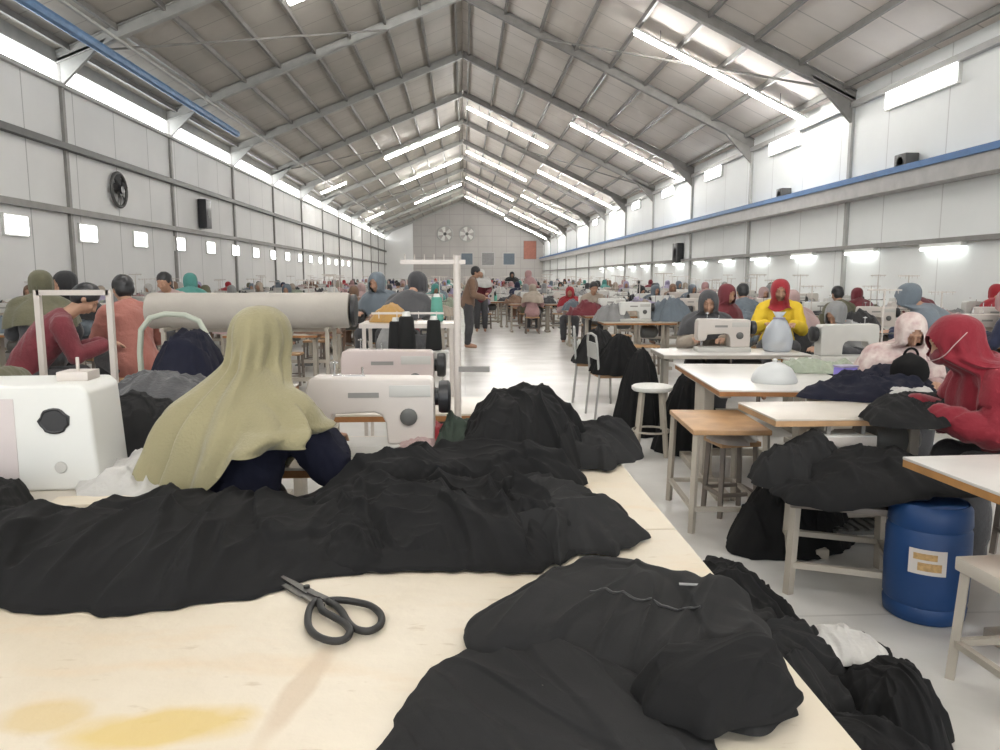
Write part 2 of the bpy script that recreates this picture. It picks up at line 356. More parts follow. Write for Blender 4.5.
def exhaust_fan(c, r, axis, label, group=None, bl=M['steel_d'], ring=M['steel_l'], hub=M['black']):
    t = thing('exhaust_fan', label, 'fan', c, 0, group)
    a = Vector(axis); s = Vector((0, 0, 1)); u = a.cross(s)
    m = MB(); m.tube([(u * math.cos(k * math.pi / 12) + s * math.sin(k * math.pi / 12)) * r + a * .05 for k in range(24)], .05 * r / .5, 8, closed=True); m.build('guard_ring', ring, t, 60)
    m = MB(); m.cyl(a * -.02, a * .14, r * .22, 12); m.build('motor_hub', hub, t, 40)
    for k in range(5):
        th = 2 * math.pi * k / 5; d = u * math.cos(th) + s * math.sin(th); e = u * -math.sin(th) + s * math.cos(th)
        m = MB(); m.add([d * r * .15 - e * r * .1 + a * .02, d * r * .15 + e * r * .1 + a * .09, d * r * .9 + e * r * .34 + a * .10, d * r * .92 - e * r * .22 + a * .0], [(0, 1, 2, 3)])
        m.add([d * r * .15 - e * r * .1 + a * .03, d * r * .15 + e * r * .1 + a * .10, d * r * .9 + e * r * .34 + a * .11, d * r * .92 - e * r * .22 + a * .01], [(3, 2, 1, 0)])
        m.build('blade', bl, t)
    m = MB(); m.beam(a * .06 - u * r, a * .06 + u * r, .03 * r, .03 * r); m.beam(a * .06 - s * r, a * .06 + s * r, .03 * r, .03 * r, up=Vector(a)); m.build('bracket', ring, t)
    return t
for px, lab in ((445, 'round white exhaust fan high on the gable wall, beside the one under the ridge line'), (467, 'round white exhaust fan high on gable wall, directly over a dark square window')):
    c = at(px, 234, Y1 - .03); exhaust_fan(c, .85, (0, -1, 0), lab, None, M['white'], M['steel_l'], M['steel_d'])
fc_ = at(131, 190, 19.9); fc_.x = XL + .03
exhaust_fan(fc_, .42, (1, 0, 0), 'round dark wall fan under the dark girt of the vent wall', None, M['black'], M['steel_d'])

def tube_row(a, b, label):
    t = thing('ceiling_light', label, 'light', (0, 0, 0), 0, None); a, b = Vector(a), Vector(b); t.location = (a + b) / 2; c = (a + b) / 2
    m = MB(); m.beam(a - c + Vector((0, 0, .05)), b - c + Vector((0, 0, .05)), .20, .06); m.build('housing', M['housing'], t)
    n = max(1, round((b - a).length / 1.5))
    for k in range(n):
        p = a - c + (b - a) * ((k + .03) / n); q = a - c + (b - a) * ((k + .97) / n)
        m = MB(); m.tube([p, q], .075, 8); m.build('tube', M['tube'], t, 60)
    for k in (.15, .85):
        p = a - c + (b - a) * k; h = roofz(p.x + c.x) - (p.z + c.z)
        m = MB(); m.cyl(p + Vector((0, 0, .06)), p + Vector((0, 0, h - .02)), .012, 6); m.build('hanger', M['steel'], t)
    return t
def row(y, x0, x1, label): tube_row((x0, y, roofz(x0) - .36), (x1, y, roofz(x1) - .36), label)
ORD = ['first', 'second', 'third', 'fourth', 'fifth', 'sixth', 'seventh', 'eighth']
for i, y in enumerate((19.6, 31.0, 44.5, 57.3, 70, 80)): row(y, 4.3, 8.8, ORD[i] + ' long tube light from the camera on the eave half of the blue-girder roof slope')
for i, y in enumerate((37.2, 49.8, 62.5, 77)): row(y, .2, 4.1, ORD[i] + ' tube light from the camera on the ridge half of the blue-girder roof slope')
for i, y in enumerate((42.3, 53, 67.3)): row(y, -.2, -4.3, ORD[i] + ' tube light from the camera on the ridge half of the vent-wall roof slope')
row(19, -4.15, -.6, 'near tube light high on the vent-wall roof slope, cut off by the picture top')
for i, y in enumerate((44.5, 64.5)): row(y, -8.2, -6.7, ORD[i] + ' short tube light from the camera near the eave of the vent-wall roof slope')
for y, wy in ((7.4, 'over the cutting table'), (-3.5, 'behind the camera')):  # unseen lamp rows added to brighten the foreground
    for x0, x1, wx in ((4.3, 8.8, 'blue girder eave'), (.2, 4.1, 'blue girder ridge'), (-4.2, -.4, 'vent wall ridge'), (-8.2, -4.6, 'vent wall eave')):
        if y > 0 and abs(x0) + abs(x1) > 10: continue
        row(y, x0, x1, 'added tube light ' + wy + ' on the ' + wx + ' side of the roof')
k = 0
y = 8.0
while y < 50:                                      # tube lamps under the lower rail of the right wall
    t = thing('wall_light', 'slim tube lamp fixed below the grey pipe rail on the blue-girder wall', 'light', (XR - .1, y, 1.98), 0, 'tube lamps along the lower wall rail')
    MB().box(-.03, .08, -.62, .62, .03, .10).build('housing', M['housing'], t)
    m = MB(); m.tube([(-.02, -.58, 0), (-.02, .58, 0)], .028, 8); m.build('tube', M['tube2'], t, 60)
    y += 2.9; k += 1

# ------------------------------------------------------------------ cloth
def fbm(p, s): return noise.noise(Vector(p) * s)
def fold(x, y, seed, sc, an, ang):
    """cloth relief: long tapering ridges, soft hollows and a few turned-over layers with a crisp step"""
    ca, sa = math.cos(ang), math.sin(ang); u = (x * ca + y * sa) * sc; v = (-x * sa + y * ca) * sc * an
    N = lambda a, b, c: noise.noise(Vector((a, b, c)))
    wx = N(u * .45, v * .45, seed + 3.3); wy = N(u * .45, v * .45, seed + 9.1)
    a = N(u + wx * 1.6, v + wy * 1.2, seed); b = N(u * 1.9 + wy * 1.8, v * 1.9 + wx, seed + 5); c = N(u * 3.9 - wy, v * 3.9 + wx * 2, seed + 7)
    r = max(0, 1 - abs(a) * 3.2) ** 1.5 * .55 + max(0, 1 - abs(b) * 3.4) ** 1.5 * .34 + max(0, 1 - abs(c) * 3.5) ** 1.5 * .07
    h = N(u * .6 + wy, v * .6 - wx, seed + 12) * .9
    s1 = N(u * .7 + wx * 1.5, v * .9 + wy, seed + 20); s2 = N(u * .8 - wy * 1.5, v * .8 + wx, seed + 31)
    st = lambda q: 0 if q < 0 else (1 if q > 1 else q * q * (3 - 2 * q))
    return r + h + .30 * st(s1 / .035) + .26 * st((s2 - .08) / .035) - .35
def cloth(name, outline, zb, H, m, label=None, cat='fabric', seed=0, amp=.035, sc=7, an=.35, ang=0, rag=.02, nt=170, nr=44, parent=None, peak=None, group=None, tex=None, edge=1.0, sub=None, pw=3.0):
    """a rumpled piece of cloth: outline (x, y) world, base height zb (number or function), dome height H"""
    n = len(outline); cx = sum(p[0] for p in outline) / n; cy = sum(p[1] for p in outline) / n
    if peak: cx, cy = peak
    # dense outline through Catmull-Rom
    dense = []
    for i in range(n):
        p0, p1, p2, p3 = [Vector((*outline[(i + j) % n], 0)) for j in (-1, 0, 1, 2)]
        for q in range(12):
            t = q / 12; dense.append(.5 * ((2 * p1) + (p2 - p0) * t + (2 * p0 - 5 * p1 + 4 * p2 - p3) * t * t + (3 * p1 - p0 - 3 * p2 + p3) * t ** 3))
    L = [0]
    for i in range(len(dense)): L.append(L[-1] + (dense[(i + 1) % len(dense)] - dense[i]).length)
    ring = []
    j = 0
    for k in range(nt):
        s = L[-1] * k / nt
        while L[j + 1] < s: j += 1
        f = (s - L[j]) / max(1e-9, L[j + 1] - L[j]); p = dense[j].lerp(dense[(j + 1) % len(dense)], f)
        d = Vector((p.x - cx, p.y - cy, 0)); l = d.length
        r_ = 1 + rag / max(l, .05) * (1.6 * (1 - 2.5 * abs(noise.noise(Vector((p.x * 8, p.y * 8, seed))))) + .9 * noise.noise(Vector((p.x * 22, p.y * 22, seed + 2))))
        ring.append(Vector((cx + d.x * r_, cy + d.y * r_, 0)))
    zf = zb if callable(zb) else (lambda x, y: zb)
    vs = []; c0 = Vector((cx, cy, 0))
    for i in range(nr + 1):
        t = (i / nr)
        for k in range(nt):
            p = c0.lerp(ring[k], max(t, .002))
            dome = H * (1 - t ** pw); e = min(1, (1 - t) * 5) ** .8
            thick = .007 * edge * min(1, (1 - t) * 60)
            z = dome + thick + max(-.7 * dome, (amp * fold(p.x, p.y, seed, sc, an, ang)) * (.12 + .88 * e) * (1 if t < 1 else 0)) + .003
            q = Vector((p.x, p.y, max(z, .002)))
            w = zf(p.x, p.y)
            if isinstance(w, tuple): nx, nz = w; q = Vector((nx + (max(z, .004) if nx > p.x - 9 and w[1] < DRZ else 0), p.y, nz + (0 if w[1] < DRZ else q.z)))
            else: q.z += w
            vs.append(q)
    fs = [(i * nt + k, i * nt + (k + 1) % nt, (i + 1) * nt + (k + 1) % nt, (i + 1) * nt + k) for i in range(nr) for k in range(nt)]
    me = bpy.data.meshes.new(name); org = Vector((cx, cy, zf(cx, cy) if not isinstance(zf(cx, cy), tuple) else zf(cx, cy)[1]))
    me.from_pydata([v - org for v in vs], [], fs); me.materials.append(m)
    bm = bmesh.new(); bm.from_mesh(me); bmesh.ops.remove_doubles(bm, verts=bm.verts, dist=1e-5); bmesh.ops.recalc_face_normals(bm, faces=bm.faces)
    if sum(f.normal.z for f in bm.faces) < 0: bmesh.ops.reverse_faces(bm, faces=bm.faces)
    for f in bm.faces: f.smooth = True
    bm.to_mesh(me); bm.free()
    o = bpy.data.objects.new(name, me); C.objects.link(o); o.location = org
    if parent: o.parent = parent
    return setp(o, label, cat if label else None, group)
DRZ = .749

# ------------------------------------------------------------------ prototypes: furniture and machines
GOFF = (0, 0, 0)
def rbox(m, x0, x1, y0, y1, z0, z1): m.box(x0, x1, y0, y1, z0, z1)
def table(name, label, cat, loc, rz, L, D, top=M['laminate'], edge=M['plyedge'], leg=M['leg'], h=.75, group=None, pedal=True, lw=.05, legin=.08):
    """origin: middle of the table, floor level; L along x, D along y"""
    t = thing(name, label, cat, loc, rz, group)
    MB().box(-L / 2, L / 2, -D / 2, D / 2, h - .012, h).build('tabletop', top, t, bevel=.004)
    MB().box(-L / 2 + .002, L / 2 - .002, -D / 2 + .002, D / 2 - .002, h - .04, h - .012).build('edge_board', edge, t)
    for sx in (-1, 1):
        x = sx * (L / 2 - legin); m = MB()
        m.box(x - lw / 2, x + lw / 2, -D * .1, D * .1 + .02, .05, h - .04); m.box(x - lw / 2 - .01, x + lw / 2 + .01, -D * .42, D * .42, 0, .05); m.box(x - lw / 2, x + lw / 2, -D * .4, D * .4, h - .075, h - .04)
        m.build('leg', leg, t, bevel=.006)
    MB().box(-L / 2 + legin, L / 2 - legin, D * .05, D * .05 + .04, .14, .19).build('stretcher', leg, t)
    if pedal:
        m = MB(); m.box(-.17, .17, -.14, .12, .10, .12)
        for q in range(6): m.box(-.15 + q * .055, -.125 + q * .055, -.13, .11, .12, .13)
        m.build('pedal', M['steel_d'], t)
        m = MB(); m.lathe([(0.02, -.14), (.09, -.13), (.10, -.1), (.10, .08), (.07, .12), (.03, .14)], (.22, .06, h - .17), 14, 'X'); m.build('motor', M['steel_d'], t, 40)
    return t
def machine_parts(t, body=M['cream'], n=None):
    """lockstitch head: bed along x, needle end at -x, wheel at +x; operator on -y"""
    m = MB(); m.box(-.26, .24, -.09, .09, 0, .045); m.build('bed', M['cream_g'], t, bevel=.008)
    prof = [(-.255, .30), (-.262, .26), (-.262, .13), (-.25, .105), (-.19, .105), (-.175, .125), (-.165, .165), (.0, .172), (.03, .16), (.045, .13), (.05, .045), (.235, .045), (.235, .29), (.22, .305), (-.235, .312)]
    m = MB(); m.prism(prof, -.062, .062); m.build('body', body, t, bevel=.012, seg=3)
    m = MB(); m.lathe([(.02, .235), (.035, .237), (.035, .25), (.062, .252), (.066, .262), (.066, .29), (.055, .298), (.02, .30)], (0, 0, .225), 20, 'X'); m.build('handwheel', M['black'], t, 40)
    m = MB(); m.lathe([(.034, 0), (.034, -.010), (.028, -.016), (.012, -.018)], (.135, -.062, .155), 18, 'Y'); m.build('stitch_dial', M['steel_d'], t, 40)
    m = MB(); m.cyl((-.215, -.01, .105), (-.215, -.01, .055), .005, 8); m.cyl((-.20, .005, .105), (-.20, .005, .06), .006, 8); m.box(-.228, -.192, -.03, .02, .052, .058); m.build('presser_foot', M['chrome'], t)
    m = MB(); m.cyl((-.16, 0, .31), (-.16, 0, .37), .004, 8); m.cyl((-.05, 0, .31), (-.05, 0, .345), .004, 8); m.box(-.175, -.145, -.01, .01, .36, .366); m.box(-.17, -.04, -.006, .006, .309, .314); m.build('thread_guide', M['chrome'], t)
    m = MB(); m.box(.06, .22, -.0655, -.062, .235, .28); m.build('face_plate', M['cream_g'], t, bevel=.001)
    m = MB(); m.box(-.10, .02, -.0645, -.0618, .232, .252); m.build('nameplate', M['steel'], t)
def machine(label, loc, rz=0, group=None, body=M['cream'], s=1.0, name='sewing_machine'):
    t = thing(name, label, 'sewing machine', loc, rz, group); machine_parts(t, body); t.scale = (s, s, s); return t
def thread_stand(label, loc, rz=0, group=None, h=.62, cross=.30, name='thread_stand'):
    t = thing(name, label, 'thread stand', loc, rz, group)
    m = MB(); m.lathe([(.04, 0), (.04, .012), (.015, .02)], n=14); m.build('base', M['black'], t, 40)
    m = MB(); m.cyl((0, 0, 0), (0, 0, h), .0085, 8); m.build('pole', M['cream'], t, 60)
    m = MB(); m.beam((-cross / 2, 0, h - .01), (cross / 2, 0, h - .01), .012, .012)
    for q in (-.8, -.3, .3, .8): m.cyl((q * cross / 2, 0, h), (q * cross / 2, 0, h - .04), .003, 6)
    m.build('thread_arm', M['cream'], t)
    for sx in (-1, 1):
        m = MB(); m.beam((0, 0, h * .36), (sx * cross * .42, 0, h * .36), .01, .01); m.lathe([(.035, 0), (.045, .004), (.045, .008), (.01, .012)], (sx * cross * .42, 0, h * .36), 12); m.cyl((sx * cross * .42, 0, h * .36), (sx * cross * .42, 0, h * .36 + .1), .004, 6)
        m.build('cone_holder', M['steel_d'], t)
    return t
def cone(label, loc, m_, s=1.0, group=None, name='thread_cone'):
    t = thing(name, label, 'thread cone', loc, 0, group); t.scale = (s,) * 3
    m = MB(); m.lathe([(.034, .004), (.041, .012), (.040, .03), (.032, .145), (.027, .152), (.017, .153)], n=16); m.build('thread', m_, t, 50)
    m = MB(); m.lathe([(.028, 0), (.03, .006), (.019, .155), (.015, .172), (.012, .172)], n=12); m.build('core', M['white'], t, 50)
    return t
def stool(label, loc, rz=0, L=.36, D=.28, h=.46, top=M['ply'], leg=M['leg_d'], group=None, name='stool', th=.03, lw=.026):
    t = thing(name, label, 'stool', loc, rz, group)
    MB().box(-L / 2, L / 2, -D / 2, D / 2, h - th, h).build('seat', top, t, bevel=.006)
    for sx in (-1, 1):
        for sy in (-1, 1):
            m = MB(); m.beam((sx * (L / 2 - .025), sy * (D / 2 - .025), h - th), (sx * (L / 2 - .01), sy * (D / 2 - .01), 0), lw, lw); m.build('leg', leg, t)
    m = MB(); a, b_ = L / 2 - .015, D / 2 - .015
    for q in ((-a, -b_, a, -b_), (-a, b_, a, b_), (-a, -b_, -a, b_), (a, -b_, a, b_)): m.beam((q[0], q[1], .14), (q[2], q[3], .14), lw * .8, lw * .8)
    m.build('stretcher', leg, t)
    return t

# ------------------------------------------------------------------ people
def remesh(mb, voxel, name, smooth_it=2, disp=0.0, dsc=6.0, seed=0):
    me = mb.mesh('tmp'); o = bpy.data.objects.new('tmp', me); C.objects.link(o)
    r = o.modifiers.new('r', 'REMESH'); r.mode = 'VOXEL'; r.voxel_size = voxel; r.use_smooth_shade = True
    s = o.modifiers.new('s', 'SMOOTH'); s.iterations = smooth_it; s.factor = .5
    dg = bpy.context.evaluated_depsgraph_get(); dg.update()
    out = bpy.data.meshes.new_from_object(o.evaluated_get(dg)); out.name = name
    bpy.data.objects.remove(o)
    if disp:
        for v in out.vertices:
            p = v.co; f = fold(p.x + p.y * .5, p.z, seed, dsc, .5, .4)
            v.co = p + v.normal * disp * f
    out.polygons.foreach_set('use_smooth', [True] * len(out.polygons)); out.update()
    return out
def limb(m, pts, rs, n=12):
    m.tube(pts, rs, n)
    for p, r_ in zip(pts, rs): m.ball(p, r_ * .995, n=10, m=6)
def pose_sit(lean=.12, hy=0):
    J = dict(pel=(0, 0, .55), waist=(0, .02 + lean * .2, .72), chest=(0, .04 + lean * .7, .90), neck=(0, .05 + lean, 1.02), nk2=(0, .07 + lean * 1.25, 1.08), head=(0, .10 + lean * 1.5, 1.165))
    for s, k in ((-1, 'L'), (1, 'R')):
        J['sh' + k] = (s * .165, .04 + lean, .97); J['el' + k] = (s * .24, .12 + lean, .745); J['wr' + k] = (s * .13, .33 + lean, .815); J['hand' + k] = Vector((s * -.25, .95, .02)).normalized()
        J['hip' + k] = (s * .09, 0, .54); J['kn' + k] = (s * .14, .40, .56); J['an' + k] = (s * .13, .38, .10)
    J['footd'] = Vector((0, 1, 0)); return J
def pose_stand(lean=.06):
    J = dict(pel=(0, 0, .92), waist=(0, .02, 1.08), chest=(0, .03 + lean, 1.26), neck=(0, .02 + lean * 1.4, 1.40), nk2=(0, .03 + lean * 1.7, 1.455), head=(0, .05 + lean * 2, 1.54))
    for s, k in ((-1, 'L'), (1, 'R')):
        J['sh' + k] = (s * .17, .02 + lean, 1.345); J['el' + k] = (s * .23, .06 + lean, 1.09); J['wr' + k] = (s * .17, .27 + lean, 1.03); J['hand' + k] = Vector((s * -.2, .95, -.1)).normalized()
        J['hip' + k] = (s * .09, 0, .90); J['kn' + k] = (s * .10, .03, .49); J['an' + k] = (s * .11, -.01, .09)
    J['footd'] = Vector((0, 1, 0)); return J
def add_hand(m, w_, d, side):
    w_ = Vector(w_); up = Vector((0, 0, 1)); lat = d.cross(up).normalized()      # lateral in the palm plane
    nrm = lat.cross(d).normalized()
    pc = w_ + d * .045
    limb(m, [w_ + lat * -.016, pc + lat * -.024 + d * .02], [.019, .015], 8); limb(m, [w_ + lat * .016, pc + lat * .024 + d * .02], [.019, .015], 8); limb(m, [w_, pc + d * .03], [.022, .016], 8)
    for i, (o_, ln) in enumerate(((-.032, .058), (-.011, .072), (.011, .078), (.032, .068))):
        if side > 0: o_ = -o_
        b = pc + lat * o_ + d * .03; k1 = b + d * ln * .45 - nrm * .004 + lat * o_ * .12; k2 = k1 + d * ln * .32 - nrm * .016; k3 = k2 + d * ln * .2 - nrm * .018
        limb(m, [b, k1, k2, k3], [.0098, .009, .0082, .007], 7)
    tb = w_ + d * .02 + lat * (-side) * .026 * -1
    tb = w_ + d * .015 - lat * side * .024
    limb(m, [tb, tb + d * .03 - lat * side * .022 - nrm * .006, tb + d * .058 - lat * side * .026 - nrm * .014], [.013, .0105, .0085], 7)
def add_head(m, J, pitch=0.35):
    c = Vector(J['head']); rot = Matrix.Rotation(-pitch, 3, 'X')
    def P(x, y, z): return c + rot @ Vector((x, y, z))
    m.ball(P(0, -.012, .025), .077, .093, .088, 18, 12, rot); m.ball(P(0, .018, -.03), .058, .066, .078, 16, 10, rot)
    m.ball(P(0, .05, -.085), .026, .024, .02, 10, 6, rot)                              # chin
    limb(m, [P(0, .082, .02), P(0, .098, -.012), P(0, .104, -.03)], [.009, .011, .014], 8)   # nose
    for s in (-1, 1):
        m.ball(P(s * .012, .094, -.033), .009, .009, .007, 8, 5, rot); m.ball(P(s * .036, .066, -.022), .022, .018, .022, 8, 6, rot)
        limb(m, [P(s * .014, .084, .036), P(s * .045, .072, .036)], [.008, .007], 6)            # brow
        m.ball(P(s * .077, -.01, -.008), .01, .02, .03, 8, 6, rot)                             # ear
    limb(m, [P(-.02, .079, -.058), P(0, .086, -.056), P(.02, .079, -.058)], [.006, .008, .006], 6)
    limb(m, [P(-.016, .078, -.066), P(0, .084, -.067), P(.016, .078, -.066)], [.006, .008, .006], 6)
    return P
def make_body(J, voxel=.0085, pitch=.35):
    m = MB(); P = add_head(m, J, pitch)
    limb(m, [J['neck'], J['nk2'], Vector(J['head']) + Vector((0, -.02, -.03))], [.06, .052, .055])
    for a, b_, sc_ in (('pel', 'waist', 1), ('waist', 'chest', 1), ('chest', 'neck', 1)):
        A, B = Vector(J[a]), Vector(J[b_]); ra, rb = {'pel': .15, 'waist': .125, 'chest': .15}[a], {'waist': .125, 'chest': .15, 'neck': .075}[b_]
        for q in range(5): c = A.lerp(B, q / 4); r_ = ra + (rb - ra) * q / 4; m.ball(c, r_, r_ * .74, r_ * .85, 14, 8)
    for s, k in ((-1, 'L'), (1, 'R')):
        limb(m, [Vector(J['neck']) + Vector((s * .03, 0, .0)), J['sh' + k]], [.055, .058])
        sh, el, wr = Vector(J['sh' + k]), Vector(J['el' + k]), Vector(J['wr' + k])
        limb(m, [sh, sh.lerp(el, .45), el, el.lerp(wr, .3), wr], [.056, .047, .038, .040, .025])
        add_hand(m, wr, Vector(J['hand' + k]), s)
        hp, kn, an = Vector(J['hip' + k]), Vector(J['kn' + k]), Vector(J['an' + k])
        limb(m, [hp, hp.lerp(kn, .5), kn, kn.lerp(an, .3), an], [.095, .08, .058, .056, .037])
        f = Vector(J['footd']); limb(m, [an + Vector((0, 0, -.035)) - f * .03, an + Vector((0, 0, -.05)) + f * .08, an + Vector((0, 0, -.065)) + f * .17], [.04, .038, .026])
    me = remesh(m, voxel, 'body', 2)
    # eyes sit in the head as a second material of the same mesh
    e = MB()
    for s in (-1, 1): e.ball(P(s * .030, .0735, .018), .013, .009, .008, 10, 6)
    k = len(me.vertices); bm = bmesh.new(); bm.from_mesh(me); em = e.mesh('e'); n0 = len(bm.faces); bm.from_mesh(em); bm.faces.ensure_lookup_table()
    for f in bm.faces[n0:]: f.material_index = 1; f.smooth = True
    bm.to_mesh(me); bm.free(); me.materials.clear(); me.materials.append(M['skin']); me.materials.append(M['eye'])
    return me, P
def make_shirt(J, g=.016, voxel=.014, disp=.012, long=True, seed=1):
    m = MB()
    for a, b_ in (('pel', 'waist'), ('waist', 'chest'), ('chest', 'neck')):
        A, B = Vector(J[a]), Vector(J[b_]); ra, rb = {'pel': .178, 'waist': .145, 'chest': .155}[a] + g, {'waist': .145, 'chest': .155, 'neck': .078}[b_] + g
        for q in range(5): c = A.lerp(B, q / 4); r_ = ra + (rb - ra) * q / 4; m.ball(c, r_, r_ * .78, r_ * .85, 16, 10)
    for s, k in ((-1, 'L'), (1, 'R')):
        limb(m, [Vector(J['neck']) + Vector((s * .03, 0, -.01)), J['sh' + k]], [.062 + g, .062 + g])
        sh, el, wr = Vector(J['sh' + k]), Vector(J['el' + k]), Vector(J['wr' + k])
        limb(m, [sh, sh.lerp(el, .45), el, el.lerp(wr, .4), el.lerp(wr, .93)], [.064 + g, .058 + g, .052 + g, .046 + g, .036 + g])
    me = remesh(m, voxel, 'shirt', 3, disp, 9, seed); me.materials.append(FAB['grey']); return me
def make_trousers(J, g=.014, voxel=.016, seed=2):
    m = MB(); m.ball(J['pel'], .155, .115, .115, 16, 10)
    for k in 'LR':
        hp, kn, an = Vector(J['hip' + k]), Vector(J['kn' + k]), Vector(J['an' + k])
        limb(m, [hp, hp.lerp(kn, .5), kn, kn.lerp(an, .4), an + Vector((0, 0, .03))], [.088 + g, .085 + g, .072 + g, .065 + g, .055 + g])
    me = remesh(m, voxel, 'trousers', 3, .01, 8, seed); me.materials.append(FAB['charcoal']); return me
def make_hijab(P, J, rings=None, amp=.012, seed=0, nf=11, face=True, name='headscarf', nt=96, mat_=None, over=None, gap=.013):
    """lofted headscarf: rings (z, cx, cy, rx, ry) from the crown down; a face opening on +y"""
    hc = Vector(J['head'])
    if rings is None:
        nk = Vector(J['neck']); ch = Vector(J['chest'])
        rings = [(hc.z + .128, 0, hc.y - .02, .012, .012), (hc.z + .12, 0, hc.y - .02, .045, .05), (hc.z + .095, 0, hc.y - .018, .075, .085), (hc.z + .055, 0, hc.y - .014, .093, .108), (hc.z, 0, hc.y - .008, .098, .115),
                 (hc.z - .05, 0, hc.y - .005, .094, .108), (hc.z - .09, 0, hc.y - .01, .092, .098), (nk.z + .02, 0, nk.y + .01, .135, .125), (nk.z - .03, 0, nk.y, .225, .165), (nk.z - .08, 0, nk.y - .02, .272, .195),
                 (nk.z - .15, 0, ch.y + .005, .285, .22), (nk.z - .21, 0, ch.y, .288, .23)]
    vs = []; N = len(rings) * 4
    def cr(i, t, k):
        g = lambda j: rings[max(0, min(len(rings) - 1, j))][k]
        p0, p1, p2, p3 = g(i - 1), g(i), g(i + 1), g(i + 2)
        return .5 * (2 * p1 + (p2 - p0) * t + (2 * p0 - 5 * p1 + 4 * p2 - p3) * t * t + (3 * p1 - p0 - 3 * p2 + p3) * t ** 3)
    rows = []
    for i in range(len(rings) - 1):
        for q in range(4): rows.append((i, q / 4))
    rows.append((len(rings) - 2, 1.0))
    for ri, (i, t) in enumerate(rows):
        z, cx, cy, rx, ry = [cr(i, t, k) for k in range(5)]; u = ri / (len(rows) - 1)
        a = amp * (max(0, u - .1) / .9) ** 1.2
        for k in range(nt):
            th = 2 * math.pi * k / nt
            f = math.sin(nf * th + 3 * noise.noise(Vector((math.cos(th), math.sin(th), seed + u * .8)))) * .6 + noise.noise(Vector((math.cos(th) * 2.5, math.sin(th) * 2.5, seed + u * 3))) * 1.2
            f += 1.0 * (1 - 3 * abs(noise.noise(Vector((math.cos(th) * 1.7 + u, math.sin(th) * 1.7, seed + 4 + u * 1.4)))))
            r_ = 1 + a * f / max(rx, .05)
            zz = z + (u ** 4) * .02 * math.sin(3 * th + seed)
            vs.append((cx + rx * r_ * math.cos(th), cy + ry * r_ * math.sin(th), zz))
    fs = []
    for i in range(len(rows) - 1):
        for k in range(nt):
            q = (i * nt + k, i * nt + (k + 1) % nt, (i + 1) * nt + (k + 1) % nt, (i + 1) * nt + k)
            if face:
                c = sum((Vector(vs[j]) for j in q), Vector()) / 4; fc = P(0, .085, -.012)
                if c.y > hc.y + .02 and ((c.x - fc.x) / .052) ** 2 + ((c.z - fc.z) / .078) ** 2 < 1: continue
            fs.append(q)
    fs.append(tuple(range(nt)))
    if over:
        from mathutils.bvhtree import BVHTree
        bv = BVHTree.FromPolygons([v.co[:] for v in over.vertices], [tuple(p.vertices) for p in over.polygons])
        for it in range(2):
            for i, v in enumerate(vs):
                co = Vector(v)
                if co.z > hc.z - .07: continue
                l_, n_, _, d_ = bv.find_nearest(co)
                if l_ is not None and (co - l_).dot(n_) < gap:
                    ax = Vector((0, hc.y - .02, co.z)); out = Vector((co.x - ax.x, co.y - ax.y, 0))
                    n2 = (n_ + Vector((0, 0, .25)) + out.normalized() * .5).normalized() if n_.z > -.3 else out.normalized()
                    co = l_ + n2 * gap * 1.3; vs[i] = tuple(co)
        W_ = [Vector(v) for v in vs]                                        # one smoothing pass
        for it in range(2):
            for i in range(nt * 24, len(vs) - nt):
                k = i % nt; r0 = i - k; W_[i] = (Vector(vs[i]) * 2 + Vector(vs[r0 + (k + 1) % nt]) + Vector(vs[r0 + (k - 1) % nt]) + Vector(vs[i - nt]) + Vector(vs[i + nt])) / 6
            vs = [tuple(q) for q in W_]
        for i, v in enumerate(vs):
            co = Vector(v)
            if co.z > hc.z - .07: continue
            l_, n_, _, d_ = bv.find_nearest(co)
            if (co - l_).dot(n_) < .009: vs[i] = tuple(l_ + n_ * .011)
    m = MB(); m.add(vs, fs); me = m.mesh(name, [mat_ or FAB['beige']], 180)
    return me
def make_hair(P, J):
    m = MB(); c = Vector(J['head'])
    m.ball(P(0, -.022, .042), .086, .098, .088, 16, 10); m.ball(P(0, -.05, -.01), .078, .06, .075, 14, 8)
    for s in (-1, 1): m.ball(P(s * .062, -.008, .03), .024, .05, .045, 10, 6)
    me = remesh(m, .012, 'hair', 2, .006, 20, 3); me.materials.append(M['black']); return me
def person(meshes, label, loc, rz, cols, scarf=True, group=None, name='person'):
    """meshes = dict(body, shirt, trousers, headscarf, hair)"""
    t = thing(name, label, 'person', loc, rz, group)
    for k, c_ in cols.items():
        o = bpy.data.objects.new(k, meshes[k]); C.objects.link(o); o.parent = t
        if c_: o.material_slots[0].link = 'OBJECT'; o.material_slots[0].material = c_
    return t
def short_rings(J):
    hc, nk = Vector(J['head']), Vector(J['neck'])
    return [(hc.z + .128, 0, hc.y - .02, .012, .012), (hc.z + .12, 0, hc.y - .02, .045, .05), (hc.z + .095, 0, hc.y - .018, .075, .085), (hc.z + .055, 0, hc.y - .014, .093, .108), (hc.z, 0, hc.y - .008, .098, .115),
            (hc.z - .05, 0, hc.y - .008, .094, .110), (hc.z - .09, 0, hc.y - .015, .09, .105), (nk.z - .01, 0, nk.y + .01, .11, .125), (nk.z - .06, 0, nk.y + .02, .13, .15)]
PS = []
for lean, pit, sd in ((.10, .30, 1), (.24, .75, 2)):
    J = pose_sit(lean); body, P = make_body(J, pitch=pit); sh_ = make_shirt(J, seed=sd); PS.append(dict(body=body, shirt=sh_, trousers=make_trousers(J), headscarf=make_hijab(P, J, seed=sd, over=sh_), hair=make_hair(P, J), short=make_hijab(P, J, short_rings(J), seed=sd + 50, amp=.006)))
